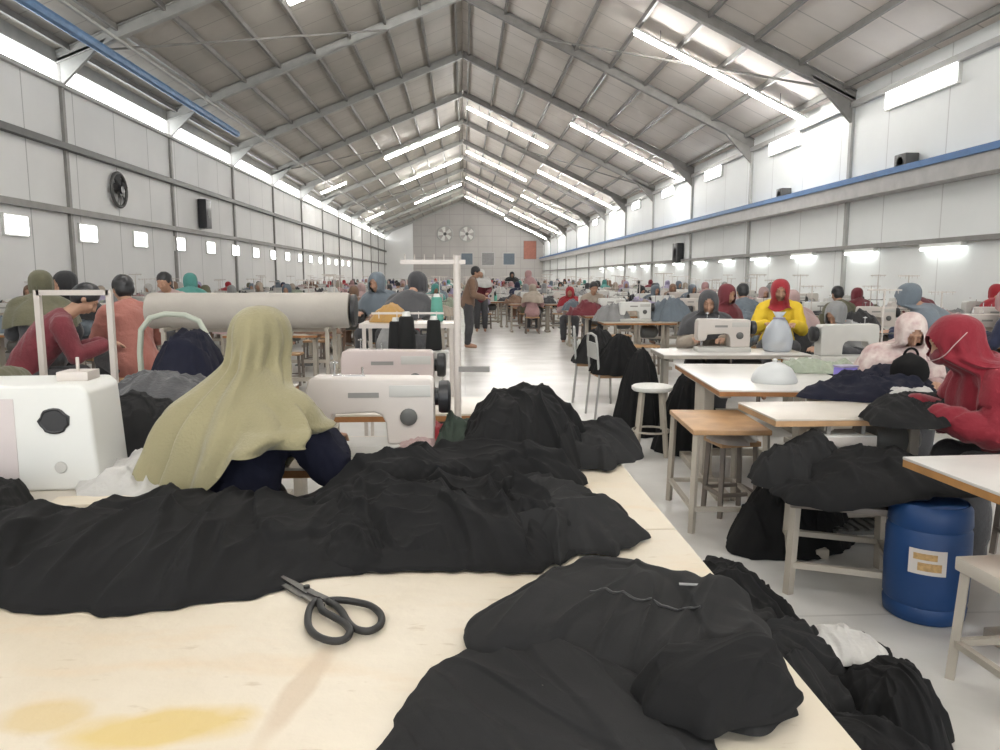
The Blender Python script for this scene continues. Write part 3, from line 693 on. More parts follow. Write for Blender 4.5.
J = pose_stand(); body, P = make_body(J, pitch=.3); sh_ = make_shirt(J, seed=5); PST = dict(body=body, shirt=sh_, trousers=make_trousers(J), headscarf=make_hijab(P, J, seed=5, over=sh_), hair=make_hair(P, J))

# ------------------------------------------------------------------ the cutting table and what lies on it
TT = .75
def drape(x, y):                                  # follows the table top and hangs over its aisle edge
    if x <= .59: return TT
    e = x - .59; return (.595 + e * .12, TT - e)
t = thing('cutting_table', 'long worn pale wooden cutting table with scissors and black cloth on it', 'table', (-1.0, 1.15, 0))
MB().box(-1.9, 1.59, -.75, .85, .72, .75).build('tabletop', M['board'], t, bevel=.004)
t.children[0].data.transform(Matrix.Translation((-1.0, 1.15, 0))); t.children[0].location = (1.0, -1.15, 0)
for x in (-1.75, 1.45):
    for y in (-.65, .72): MB().box(x - .04, x + .04, y - .04, y + .04, 0, .72).build('leg', M['leg'], t)
MB().box(-1.75, 1.45, -.67, -.63, .60, .72).build('apron', M['leg'], t); MB().box(-1.75, 1.45, .70, .74, .60, .72).build('apron', M['leg'], t)
t = thing('side_table', 'narrow pale work table end reaching toward the aisle under a heap of black cloth', 'table', (.17, 2.62, 0))
o = MB().box(-.40, .42, -.61, .62, .72, .75).build('tabletop', M['board'], t, bevel=.004)
o.data.transform(Matrix.Translation((.17, 2.62, 0))); o.location = (-.17, -2.62, 0)
for x in (-.33, .35):
    for y in (-.5, .5): MB().box(x - .03, x + .03, y - .03, y + .03, 0, .72).build('leg', M['leg'], t)

def K(pts, z=TT): return outl(pts, z)
cloth('black_fabric', K([(-90, 600), (0, 612), (90, 615), (170, 610), (240, 600), (300, 582), (370, 572), (410, 560), (415, 530), (380, 510), (300, 500), (220, 500), (150, 505), (90, 516), (30, 528), (-90, 535)]), TT, .055, M['cloth_k'],
      'long black garment piece spread in flat folds across the cutting table behind the scissors', seed=1, amp=.055, sc=4.2, an=.25, ang=0.05, rag=.012, nt=400, nr=100)
cloth('black_fabric', K([(-80, 535), (0, 545), (25, 530), (30, 508), (10, 494), (-80, 490)]), TT + .012, .07, M['cloth_k'], 'small black cloth bundle at the foot of the white overlock machine', seed=2, amp=.03, sc=8, rag=.01)
cloth('black_fabric', K([(350, 570), (420, 571), (500, 577), (548, 566), (575, 552), (560, 520), (520, 506), (430, 498), (360, 500), (325, 525), (320, 552)]), TT + .004, .085, M['cloth_k'],
      'rumpled heap of black garments in the middle of the cutting table beyond the scissors', seed=3, amp=.065, sc=4.5, an=.55, ang=.6, rag=.02, nt=400, nr=100)
cloth('black_fabric', K([(500, 560), (550, 562), (600, 552), (634, 538), (606, 520), (590, 506), (560, 495), (520, 500), (480, 520), (480, 545)]), TT + .006, .07, M['cloth_k2'],
      'black cloth with pointed ragged corners lying over the cutting table toward the aisle edge', seed=4, amp=.045, sc=5, an=.4, ang=-.5, rag=.035, nt=380, nr=90)
cloth('black_fabric', K([(330, 520), (420, 512), (520, 505), (575, 490), (560, 476), (500, 470), (440, 468), (380, 478), (330, 495)]), TT + .01, .12, M['cloth_k'],
      'black cloth heap between the cutting table and the near cream sewing machine', seed=5, amp=.062, sc=4.6, an=.5, ang=.9, rag=.02, nt=360, nr=84)
cloth('black_fabric', K([(455, 480), (520, 484), (575, 474), (592, 458), (575, 442), (530, 432), (480, 434), (452, 452)]), TT + .012, .27, M['cloth_k'],
      'tallest heap of black cloth, piled on the side table next to the aisle', seed=6.5, amp=.068, sc=5, an=.5, ang=.4, rag=.02, nt=400, nr=100, pw=2.2)
cloth('black_fabric', K([(560, 470), (610, 470), (634, 458), (622, 446), (590, 440), (560, 446)]), TT + .008, .10, M['cloth_k2'],
      'small peaked pile of black cloth at the aisle corner of the side table', seed=7, amp=.04, sc=6, an=.5, ang=1.2, rag=.025, nt=180, nr=44, pw=2)
# garments at the aisle corner of the cutting table
g1 = cloth('black_garment', K([(383, 775), (396, 725), (425, 682), (440, 664), (480, 652), (560, 648), (640, 668), (690, 690), (712, 730), (700, 790), (560, 800)]), TT, .022, M['cloth_k2'],
      'charcoal garment panel lying flat, nearest the camera at the corner of the cutting table', seed=8, amp=.026, sc=4, an=.3, ang=.5, rag=.006, nt=400, nr=100, pw=6)
g2 = cloth('black_garment', K([(470, 640), (486, 616), (540, 590), (572, 572), (605, 566), (680, 582), (716, 598), (742, 606), (758, 636), (778, 668), (776, 690), (790, 716), (778, 732), (745, 742), (690, 730), (640, 690), (560, 668), (478, 662)]),
      TT + .014, .045, M['cloth_k2'], 'folded charcoal trousers with a zip and small grey tag on the cutting table', seed=9.4, amp=.04, sc=4.4, an=.3, ang=-.5, rag=.008, nt=440, nr=110, pw=4)
def surf_z(o, x, y):
    ok, loc, nrm, i = o.ray_cast(Vector((x, y, 3)) - o.location, Vector((0, 0, -1)))
    return loc.z + o.location.z if ok else TT
bpy.context.view_layer.update()
zp = [onz(590 + 5.5 * k, 590 + .9 * k + .04 * k * k, TT + .06) for k in range(21)]
m = MB(); m.tube([Vector((p.x, p.y, surf_z(g2, p.x, p.y) + .001)) - g2.location for p in zp], .003, 6); m.build('zip', M['black'], g2, 60)
p = onz(690, 598, TT + .055); a = Vector((p.x, p.y, surf_z(g2, p.x, p.y) + .006)) - g2.location
m = MB(); m.beam(a - Vector((.022, -.004, 0)), a + Vector((.022, -.004, 0)), .009, .002); m.build('tag', FAB['grey'], g2)
cloth('black_garment', K([(640, 700), (690, 688), (745, 676), (782, 680), (792, 716), (775, 736), (735, 744), (700, 760), (660, 740)]), TT + .03, .045, M['cloth_k'],
      'black folded sleeve bunched at the aisle edge of the cutting table', seed=11, amp=.03, sc=6, an=.25, ang=-1.0, rag=.01, nt=300, nr=70)
def smooth_open(P_, n=5):
    out = []
    for i in range(len(P_) - 1):
        p0, p1, p2, p3 = [P_[max(0, min(len(P_) - 1, i + j))] for j in (-1, 0, 1, 2)]
        for q in range(n):
            t = q / n; out.append(.5 * ((2 * p1) + (p2 - p0) * t + (2 * p0 - 5 * p1 + 4 * p2 - p3) * t * t + (3 * p1 - p0 - 3 * p2 + p3) * t ** 3))
    return out + [P_[-1]]
# scissors
def Z(px, py, z=TT + .012): return onz(px, py, z)
sc_ = thing('scissors', 'black tailor shears with two round handles on the pale cutting table', 'scissors', tuple(Z(318, 600, TT)))
def loc_(p): return p - sc_.location
def smooth_loop(P_, n=4):
    out = []
    for i in range(len(P_)):
        p0, p1, p2, p3 = [P_[(i + j) % len(P_)] for j in (-1, 0, 1, 2)]
        for q in range(n):
            t = q / n; out.append(.5 * ((2 * p1) + (p2 - p0) * t + (2 * p0 - 5 * p1 + 4 * p2 - p3) * t * t + (3 * p1 - p0 - 3 * p2 + p3) * t ** 3))
    return out
r1 = [(318, 600), (311, 606), (308, 616), (309, 627), (317, 636), (332, 641), (345, 639), (350, 631), (344, 623), (332, 616), (322, 610)]
r2 = [(328, 601), (340, 600), (356, 602), (371, 606), (381, 615), (380, 625), (369, 631), (356, 629), (348, 622), (342, 612), (335, 605)]
for r_, z_ in ((r1, .014), (r2, .012)):
    m = MB(); m.tube(smooth_loop([loc_(Z(a, b, TT + z_)) for a, b in r_]), .0075, 10, closed=True); m.build('handle', M['iron'], sc_, 60)
for (a, b_, c_), z_ in ((((322, 606), (305, 596), (255, 570)), .009), (((332, 602), (310, 592), (262, 566)), .013)):
    m = MB(); A, B, D = [loc_(Z(*q, TT + z_)) for q in (a, b_, c_)]
    m.beam(A, B, .016, .006); d = (D - B); n_ = d.cross(Vector((0, 0, 1))).normalized() * .011
    up_ = Vector((0, 0, .0018)); m.add([B - n_ - up_, B + n_ - up_, D - up_, B - n_ + up_, B + n_ + up_, D + up_], [(0, 2, 1), (3, 4, 5), (0, 1, 4, 3), (1, 2, 5, 4), (2, 0, 3, 5)])
    m.build('blade', M['scissor_steel'], sc_)
m = MB(); q = loc_(Z(307, 594, TT)); m.cyl(q + Vector((0, 0, .004)), q + Vector((0, 0, .02)), .007, 12); m.build('pivot_screw', M['iron'], sc_, 50)

# ------------------------------------------------------------------ the white overlock machine and the things around it
LT = table('sewing_table', 'pale sewing table under the white boxy overlock machine', 'table', (-1.62, 2.62, 0), 0.0, 1.2, .8, pedal=False)
ov = thing('overlock_machine', 'white boxy overlock machine with a black oval opening and a vent panel', 'sewing machine', (-1.335, 2.60, .75), R(4))
m = MB(); m.prism([(-.36, 0), (.12, 0), (.10, .33), (.075, .355), (-.34, .355), (-.36, .33)], -.13, .13)
m.build('body', M['white'], ov, bevel=.014, seg=3)
m = MB(); m.tube([(-.01 + .042 * math.cos(k * math.pi / 10) * (1 + .12 * math.sin(2 * k)), -.131, .235 + .038 * math.sin(k * math.pi / 10)) for k in range(20)], .006, 6, closed=True)
m.lathe([(.001, -.004), (.04, -.004), (.042, .0), (.001, .002)], (-.01, -.131, .235), 20, 'Y'); m.build('opening', M['black'], ov, 40)
m = MB()
for ix in range(2):
    for iz in range(3): m.box(-.30 + ix * .04, -.278 + ix * .04, -.134, -.129, .10 + iz * .045, .124 + iz * .045)
m.build('vent_slots', M['black'], ov)
m = MB(); m.box(-.345, -.13, -.1325, -.128, .02, .31); m.build('side_panel', mat('pinkish_grey_panel', (.56, .50, .49), .45, .05), ov, bevel=.004)
m = MB(); m.lathe([(.002, -.003), (.018, -.003), (.020, 0), (.002, .002)], (.0, -.131, .08), 18, 'Y'); m.build('emblem', M['cream_g'], ov, 40)
m = MB(); m.box(-.03, .07, -.05, .05, .355, .385); m.cyl((.02, 0, .38), (.02, 0, .43), .006, 8); m.build('tension_block', M['cream'], ov, bevel=.004)
bolt = MB(); bolt.box(-.30, .30, -.05, .05, 0, .02)
o = bolt.build('wood_strip', M['board'], None, bevel=.003); p = onz(160, 505, TT + .0); o.location = (p.x - .02, p.y + .02, TT + .002); o.rotation_euler = (0, 0, .12)
setp(o, 'pale yellow wooden strip lying beside the overlock machine behind the black cloth', 'board')
cloth('white_fabric', K([(88, 500), (150, 500), (200, 492), (232, 486), (238, 470), (215, 460), (170, 462), (120, 472), (92, 482)]), TT + .012, .05, FAB['white'],
      'crumpled off white cloth between the overlock machine and the worker in the khaki headscarf', seed=12, amp=.03, sc=9, nt=140, nr=30)
# dark cloth heaps behind the overlock machine
table('sewing_table', 'sewing table buried under dark cloth behind the white overlock machine', 'table', (-1.75, 3.55, 0), 0.0, 1.5, .75, pedal=False)
cloth('black_fabric', K([(70, 468), (130, 472), (200, 462), (215, 440), (190, 425), (130, 423), (80, 438)], TT), TT, .17, M['cloth_k'], 'broad mound of black cloth between the overlock machine and the khaki headscarf', seed=13, amp=.035, sc=5, an=.3, ang=.3, nt=180, nr=44, pw=2.4)
cloth('charcoal_fabric', K([(95, 432), (150, 432), (220, 424), (225, 404), (180, 398), (130, 404), (96, 414)], TT), TT, .20, FAB['charcoal'], 'charcoal cloth sloping behind the black mound near the overlock machine', seed=14, amp=.035, sc=6, nt=160, nr=36, pw=2.2)
cloth('navy_fabric', K([(150, 412), (200, 412), (228, 400), (225, 382), (190, 376), (155, 390)], TT), TT, .36, M['cloth_n'], 'rounded navy black bundle heaped high behind the khaki headscarf', seed=15, amp=.05, sc=6, nt=150, nr=36, pw=2.4)
table('sewing_table', 'sewing table carrying the rounded navy bundle behind the khaki headscarf', 'table', (-1.75, 4.55, 0), 0.0, 1.3, .9, pedal=False)

# ------------------------------------------------------------------ near sewing station with the worker in the khaki headscarf
table('sewing_table', 'cream sewing table under the near cream sewing machine', 'table', (-.42, 3.02, 0), 0, 1.15, .56)
machine('near cream sewing machine in front of the worker in the khaki headscarf', (-.355, 2.98, .75))
nm = machine('second cream sewing machine, just behind the near one, with black thread cones behind it', (-.40, 4.08, .75), 0, None, mat('pink_cream_enamel', (.52, .44, .42), .4, .05))
table('sewing_table', 'cream sewing table directly behind the near sewing machine', 'table', (-.42, 4.1, 0), 0, 1.15, .56)
J = pose_sit(.10); J['head'] = Vector(J['head']) + Vector((.0, 0, .02)); J['shL'] = (-.15, .14, .96); J['shR'] = (.15, .14, .96); J['elR'] = (.25, .24, .76)
body, P = make_body(J, pitch=.35)
nk = Vector(J['neck']); hc = Vector(J['head'])
rg = [(hc.z + .133, 0, hc.y - .02, .012, .012), (hc.z + .124, 0, hc.y - .02, .048, .055), (hc.z + .095, 0, hc.y - .02, .080, .096), (hc.z + .05, 0, hc.y - .018, .097, .118), (hc.z, 0, hc.y - .018, .099, .122),
      (hc.z - .05, -.005, hc.y - .03, .100, .118), (hc.z - .09, -.01, hc.y - .045, .118, .122), (nk.z + .01, -.012, nk.y - .01, .17, .14), (nk.z - .04, -.012, nk.y - .02, .238, .175), (nk.z - .10, -.012, nk.y - .03, .275, .205),
      (nk.z - .18, -.015, nk.y - .04, .285, .22), (nk.z - .26, -.03, nk.y - .05, .288, .23), (nk.z - .33, -.035, nk.y - .05, .288, .235)]
near_shirt = make_shirt(J, .018, .011, .016, seed=31)
me = make_hijab(P, J, rg, amp=.042, seed=21, nf=13, nt=220, mat_=M['khaki'], name='headscarf', over=near_shirt)
for v in me.vertices:                              # the hem rides up where it is pulled over the right shoulder
    if v.co.x > -.02 and v.co.z < nk.z - .08: v.co.z += (nk.z - .08 - v.co.z) * min(1, (v.co.x + .02) / .17) * .74
near = dict(body=body, shirt=near_shirt, trousers=make_trousers(J), headscarf=me)
W0 = person(near, 'person in a long khaki headscarf and navy top sewing at the near machine, back turned', (-.79, 2.42, 0.035), R(-22), dict(body=None, shirt=M['cloth_n'], trousers=FAB['charcoal'], headscarf=M['khaki']))
W0.scale = (1.0,) * 3
stool('wooden stool under the worker in the khaki headscarf', (-.775, 2.40, 0), R(-22), h=.47)
cloth('pink_fabric', K([(395, 458), (430, 462), (446, 450), (440, 440), (410, 442)]), TT, .05, FAB['rose'], 'small pink and white cloth scrap beside the near cream sewing machine', seed=22, amp=.03, sc=14, nt=90, nr=20)
cloth('red_fabric', K([(424, 452), (440, 454), (446, 444), (434, 440)]), TT + .03, .05, FAB['red'], 'small red scrap at the handwheel of the near cream sewing machine', seed=23, amp=.015, sc=18, nt=60, nr=14)
cloth('dark_green_fabric', K([(440, 462), (470, 462), (474, 446), (458, 440), (440, 448)]), TT, .13, mat('dark_green_cotton', (.03, .045, .032), .9, .2), 'dark green black cloth peak beside the small red scrap', seed=24, amp=.04, sc=9, nt=90, nr=24, pw=1.6)
# tall pale post with a cross arm (overhead thread stand)
p = onz(458, 425, TT); zt = at(458, 262, p.y).z
t = thing('thread_post', 'tall cream thread post with a cross arm rising behind the near sewing machine', 'thread stand', (p.x, p.y, 0))
m = MB(); m.cyl((0, 0, .0), (0, 0, zt + .03), .017, 12); m.build('post', M['cream'], t, 60)
m = MB(); m.lathe([(.12, 0), (.12, .01), (.03, .03)], n=16); m.build('foot', M['leg'], t, 40)
m = MB(); m.beam((-.26, 0, zt), (.04, 0, zt), .025, .02)
for q in range(6): m.cyl((-.24 + q * .045, 0, zt), (-.24 + q * .045, 0, zt + .035), .003, 6)
m.build('cross_arm', M['cream'], t)
m = MB(); m.beam((0, 0, 1.02), (.15, -.02, 1.02), .03, .025); m.build('side_bar', M['steel'], t)
def cone_at(px, pbot, Y, m_, label, s):
    p = at(px, pbot, Y); return p
for px, Y, mm, lab, s in ((395, 4.42, M['black'], 'left', 1.0), (405, 4.42, M['black'], 'x', 1.15), (434, 4.42, M['black'], 'y', 1.1)):
    pass
ts = thread_stand('cream thread stand holding three black thread cones behind the second cream machine', (-.33, 4.42, .75), 0, None, .50, .42)
zc = .75 + .50 * .36 + .012
b = at(434, 352, 4.42)
m = MB(); m.box(-.22, .24, -.06, .06, 0, .008); m.cyl((-.18, 0, -.26), (-.18, 0, 0), .008, 6); m.cyl((.2, 0, -.26), (.2, 0, 0), .008, 6)
o = m.build('cone_rack', M['cream_g'], None); o.location = (-.33, 4.42, 1.01); setp(o, 'flat cream rack plate under the black thread cones', 'rack')
bpy.data.objects.remove(ts.children[2]) if False else None
cone('black thread cone on the rack, beside the post-side cone of the touching pair', (at(396, 345, 4.42).x, 4.42, 1.018), M['matte_black'], 1.15)
cone('taller black thread cone of the touching pair on the rack behind the second machine', (at(407, 345, 4.42).x, 4.40, 1.018), M['matte_black'], 1.35)
cone('single black thread cone on the rack closest to the tall cream post', (at(434, 345, 4.42).x, 4.42, 1.018), M['matte_black'], 1.2)
cone('mint green thread cone standing behind the black cones', (at(437, 320, 5.3).x, 5.3, at(437, 322, 5.3).z), mat('mint_thread', (.10, .30, .24), .8), 1.15)
zz = at(437, 322, 5.3).z
m = MB(); m.box(-.35, .3, -.2, .2, zz - .03, zz); 
for sx in (-.32, .27):
    for sy in (-.17, .17): m.box(sx - .012, sx + .012, sy - .012, sy + .012, 0, zz - .03)
o = m.build('shelf_rack', M['cream'], None); o.location = (-.36, 5.3, 0); setp(o, 'cream wire shelf rack holding the mint cone and the mustard bundle', 'shelf')
p = at(390, 322, 5.3)
cloth('mustard_fabric', [(p.x + .12 * math.cos(a) , 5.3 + .1 * math.sin(a)) for a in [k * .7 for k in range(9)]], zz, .12, FAB['mustard'], 'mustard orange cloth bundle on the cream shelf rack', seed=25, amp=.02, sc=9, nt=90, nr=26, pw=2)
# cream fabric roll on its rack
a, b_ = at(150, 310, 6.2), at(350, 311, 6.2); a.z = b_.z = (a.z + b_.z) / 2
t = thing('fabric_roll', 'long cream fabric roll lying high across a rack behind the khaki headscarf', 'fabric roll', tuple((a + b_) / 2)); L = (b_ - a).length / 2
m = MB(); m.lathe([(.05, -L), (.135, -L), (.145, -L + .02), (.143, 0), (.145, L - .02), (.135, L), (.05, L)], n=24, axis='X'); m.build('cloth_wrap', mat('cream_roll_cloth', (.42, .39, .35), .8, .12, 3, .2, 12), t, 50)
m = MB(); m.lathe([(.052, -L - .03), (.05, L + .03)], n=16, axis='X'); m.lathe([(.10, L + .01), (.13, L + .02), (.13, L + .05), (.10, L + .055)], n=20, axis='X'); m.build('core', M['black'], t, 40)
zr = (a.z - .145)
t = thing('roll_rack', 'steel rack carrying the long cream fabric roll', 'rack', ((a.x + b_.x) / 2, 6.2, 0))
for sx in (-1, 1):
    m = MB()
    for sy in (-1, 1): m.beam((sx * L * .8, sy * .2, 0), (sx * L * .8, sy * .16, zr), .03, .03)
    m.beam((sx * L * .8, -.2, zr), (sx * L * .8, .2, zr), .03, .03); m.beam((sx * L * .8, -.2, .2), (sx * L * .8, .2, .2), .03, .03); m.build('end_frame', M['leg'], t)
m = MB(); m.beam((-L * .8, .18, .3), (L * .8, .18, .3), .03, .03); m.build('rail', M['leg'], t)
m = MB(); m.beam((-L * .8, .1, zr - .02), (L * .8, .1, zr - .02), .03, .03); m.build('rail', M['leg'], t)
# curved pale lamp pipe over the navy bundle
pts = [at(a, b, 4.9) for a, b in ((140, 352), (141, 330), (150, 318), (165, 314), (185, 315), (199, 321), (206, 334))]
t = thing('work_lamp', 'curved sage green work lamp arm bending over the navy bundle', 'lamp', (pts[0].x, 4.9, .75))
m = MB(); m.tube([Vector((0, 0, 0))] + [q - t.location for q in pts], .018, 10); m.build('arm', mat('sage_paint', (.40, .43, .36), .4), t, 60)
m = MB(); m.lathe([(.05, 0), (.05, .015), (.02, .03)], n=14); m.build('base', M['leg'], t, 40)
m = MB(); q = pts[-1] - t.location; m.cyl(q, q + Vector((.01, 0, -.06)), .02, 12, .035); m.build('shade', M['white'], t, 60)

table('sewing_table', 'low cream table with beige and olive cloth at the edge, by the cream frame', 'table', (-3.3, 4.75, 0), 0, 1.3, .7, pedal=False)
cloth('beige_fabric', [(-3.85, 4.6), (-3.3, 4.5), (-2.95, 4.7), (-3.0, 5.0), (-3.5, 5.05), (-3.85, 4.9)], .75, .22, FAB['beige'], 'beige cloth heap on the low cream table by the cream frame', seed=26, amp=.05, sc=6, nt=150, nr=40)
cloth('olive_fabric', [(-3.0, 4.5), (-2.75, 4.45), (-2.68, 4.75), (-2.85, 4.95), (-3.02, 4.8)], .75, .12, FAB['olive'], 'olive cloth pile beside the beige heap on the low cream table', seed=27, amp=.04, sc=8, nt=120, nr=30)
# white bar frame (rack) in front of the red-shirted worker
Yf = 5.2
fr = thing('garment_rack', 'cream square steel frame standing in front of the red shirted worker', 'rack', (at(74, 290, Yf).x, Yf, 0))
xa, xb, zt = at(37, 290, Yf).x - fr.location.x, at(109, 290, Yf).x - fr.location.x, at(70, 290, Yf).z
MB().box(xb - .018, xb + .018, -.018, .018, 0, zt).build('post', M['cream'], fr); MB().box(xa - .018, xa + .018, -.018, .018, 0, zt).build('post', M['cream'], fr)
MB().box(xa, xb, -.018, .018, zt - .035, zt).build('top_bar', M['cream'], fr); MB().box(xb - .3, xb + .02, -.2, .2, 0, .03).build('foot', M['cream'], fr); MB().box(xa - .02, xa + .05, -.2, .2, 0, .03).build('foot', M['cream'], fr)

def put(kind, px, py_head, Y, rz, scarf, top, label, trous='charcoal', stand=False, scale=1.0, seat=True, face=True, zoff=None, short_=False):
    """person whose head top shows at (px, py_head) at depth Y"""
    ms = PST if stand else PS[kind]
    p = at(px, py_head, Y)
    top_z = (1.67 if stand else (1.30, 1.29)[kind]) * scale
    J_ = pose_stand() if stand else pose_sit((.10, .24)[kind]); hx = Vector(J_['head'])
    d = Matrix.Rotation(rz, 3, 'Z') @ Vector((hx.x, hx.y, 0)) * scale
    cols = dict(body=None, shirt=FAB[top], trousers=FAB[trous]);
    if short_: ms = dict(ms, headscarf=ms['short'])
    if scarf == 'hair': cols['hair'] = None
    else: cols['headscarf'] = FAB[scarf] if isinstance(scarf, str) else scarf
    zs = (p.z / top_z) if zoff is None else 1.0
    zs = max(.8, min(1.25, zs * 1.0))
    o = person(ms, label, (p.x - d.x, Y - d.y, 0), rz, cols); o.scale = (scale, scale, scale * zs if False else scale)
    dz = p.z - top_z
    if not stand: o.location.z = max(-.08, min(.22, dz))
    if seat and not stand: stool('x', (o.location.x, o.location.y, 0), rz, h=max(.3, .455 * scale + o.location.z - .005), leg=M['leg_d'], th=.03)['label'] = short('stool under the ' + label)
    return o
def short(s):
    w_ = s.split(); return ' '.join(w_[:15])
put(1, 84, 283, 6.0, R(-60), 'hair', 'maroon', 'person with dark hair in a maroon red shirt bent over behind the cream frame')
put(0, 122, 274, 6.6, R(40), 'hair', 'salmon', 'person in a salmon shirt with dark hair beside the cream frame')
put(0, 62, 256, 7.4, R(150), 'black', 'slate', 'person in a black headscarf and slate top beyond the cream frame')
put(0, 40, 268, 6.8, R(20), 'olive', 'charcoal', 'person in an olive headscarf and charcoal top at the picture edge by the cream frame')
put(0, 163, 264, 9.5, R(170), 'hair', 'rose', 'person with dark hair and rose top seated beyond the long cream roll', stand=False)
put(0, 190, 272, 11.2, R(10), 'teal', 'olive', 'person in a teal headscarf and olive top seated beyond the long cream roll')
put(0, 376, 262, 9.0, R(160), 'slate', 'black', 'person in a slate headscarf and black top behind the mustard bundle')
put(1, 418, 270, 8.0, R(-30), 'charcoal', 'grey', 'person in a charcoal headscarf leaning behind the mint green cone')
put(0, 476, 272, 15.5, R(-90), 'hair', 'brown', 'person in a brown top standing at the cluttered side of the aisle', stand=True)
put(0, 528, 268, 24, R(100), 'pink', 'beige', 'person in a pink headscarf and beige top standing far down the aisle', stand=True)
put(0, 481, 272, 20, R(180), 'white', 'maroon', 'person in a white headscarf and maroon top standing at the aisle side', stand=True)
put(0, 512, 271, 30, R(180), 'black', 'rose', 'person in black headscarf and rose top standing near the aisle end', stand=True)
put(0, 570, 286, 17.0, R(170), 'red', 'rose', 'person in a bright red headscarf seated at the aisle side beyond the chairs')
put(0, 594, 281, 14.5, R(180), 'hair', 'beige', 'person with dark hair in a beige top seated beyond the heaped chairs')
# the long dark scarf, the red and yellow one, the grey, the navy
put(0, 709, 289, 7.4, R(165), 'charcoal', 'beige', 'person in a long charcoal headscarf and beige top beyond the long white tables')
put(0, 728, 283, 8.8, R(200), 'maroon', 'slate', 'person in a small maroon headscarf behind the long charcoal headscarf')
put(0, 781, 278, 8.0, R(160), 'red', 'mustard', 'person in a red headscarf and bright yellow top by the wall', short_=True)
put(1, 836, 303, 7.4, R(120), 'grey', 'charcoal', 'person in a grey headscarf and charcoal top bending low near the clear bag')
put(1, 908, 283, 7.0, R(60), 'slate', 'navy', 'person in a slate headscarf and navy top bending with back humped')
for o in bpy.data.objects:
    if o.name.startswith('shirt') and o.parent and 'bright yellow' in o.parent.get('label', ''): o.material_slots[0].material = mat('yellow_top', (.72, .50, .03), .8)

# ------------------------------------------------------------------ tables along the blue-girder side, from far to near
WT = M['laminate_w']
def rtable(label, px, py, Y, L, D, rz, **k):
    return None
table('sewing_table', 'white topped sewing table beyond the dome cover table, its end at the aisle', 'table', (2.5, 6.98, 0), R(-3), 1.35, .62, WT, M['leg'], M['leg'])
t2 = table('sewing_table', 'deep white topped work table with the white dome cover on it', 'table', (2.14, 5.24, 0), R(-5), .98, 1.45, WT, M['plyedge'], M['leg'], pedal=False, lw=.07)
table('sewing_table', 'orange edged sewing table in front of the dome cover table', 'table', (2.12, 3.86, 0), R(0), 1.15, .52, M['laminate'], M['ply'], M['leg'], legin=.3)
table('sewing_table', 'white sewing table with a thick brown edge over the blue drum', 'table', (2.36, 2.53, 0), R(3), 1.25, .62, WT, mat('orange_brown_edge', (.45, .22, .07), .5, .25, 10), M['leg'], lw=.09, legin=.42)
machine('cream sewing machine on the white topped table beyond the dome cover table', (2.45, 6.98, .75), R(-3), None, M['cream'])
table('sewing_table', 'small cream sewing table behind the floral headscarf', 'table', (3.25, 6.18, 0), 0, .95, .5, WT)
machine('grey sewing machine on the small table behind the floral headscarf', (3.2, 6.15, .75), R(180), None, M['cream_g'])
thread_stand('cream thread stand on the small table behind the floral headscarf', (3.6, 6.3, .75), 0, None, .6, .3)
# white drawer box under the orange edged table
p = at(850, 436, 3.6)
t = thing('drawer_box', 'small white drawer box hung under the orange edged table', 'box', (p.x, 3.62, p.z - .03))
MB().box(-.14, .14, -.02, .16, -.03, .03).build('case', M['white'], t, bevel=.004); MB().box(-.135, .135, -.03, -.02, -.025, .025).build('front', M['cream'], t, bevel=.003)
MB().box(-.10, -.08, .02, .10, .03, .71 - (p.z - .03)).build('bracket', M['steel'], t); MB().box(.08, .10, .02, .10, .03, .71 - (p.z - .03)).build('bracket', M['steel'], t)
# things on the long table
p = onz(777, 383, .75)
t = thing('dome_cover', 'white translucent dome cover standing on the dome cover table', 'cover', (p.x, p.y + .05, .75))
m = MB(); m.lathe([(.145, 0), (.15, .01), (.138, .05), (.11, .095), (.06, .125), (.02, .135)], n=28); m.build('dome', mat('milky_plastic', (.72, .74, .74), .3, trans=.25), t, 60)
m = MB(); m.lathe([(.012, .132), (.018, .15), (.01, .158)], n=12); m.build('knob', M['white'], t, 60)
p = onz(803, 345, .75)
t = thing('plastic_bag', 'pale blue clear plastic bag standing beyond the dome cover table', 'bag', (2.98, 6.98, .75))
m = MB(); m.lathe([(.10, 0), (.13, .02), (.14, .12), (.11, .22), (.07, .29), (.03, .32), (.06, .37)], n=24); me = m.mesh('film', [mat('pale_blue_film', (.72, .76, .82), .35, trans=.5)], 180)
for v in me.vertices: v.co += v.co.normalized() * .03 * noise.noise(v.co * 14)
o = bpy.data.objects.new('film', me); C.objects.link(o); o.parent = t
m = MB(); m.tube([(.05 * math.cos(k * .6), .05 * math.sin(k * .6), .315) for k in range(11)], .008, 6); m.build('tie', FAB['lavender'], t, 60)
def box_item(name, label, cat, loc, w_, d_, h_, m_, rz=0, lid=None):
    t = thing(name, label, cat, loc, rz); MB().box(-w_ / 2, w_ / 2, -d_ / 2, d_ / 2, 0, h_).build('body', m_, t, bevel=min(w_, h_) * .12)
    MB().box(-w_ / 2 - .004, w_ / 2 + .004, -d_ / 2 - .004, d_ / 2 + .004, h_, h_ + .012).build('lid', lid or m_, t, bevel=.003); return t
p = onz(845, 380, .75); box_item('thread_box', 'small violet plastic box on the dome cover table', 'box', (p.x, p.y, .75), .13, .09, .09, mat('violet_plastic', (.25, .2, .62), .4), .3, FAB['lavender'])
p = onz(820, 372, .75); cloth('sage_fabric', [(p.x + .3 * math.cos(k * .7), p.y + .05 + .16 * math.sin(k * .7)) for k in range(9)], .75, .06, FAB['sage'], 'sage green cloth pieces spread on the dome cover table', seed=31, amp=.04, sc=10, nt=100, nr=24)
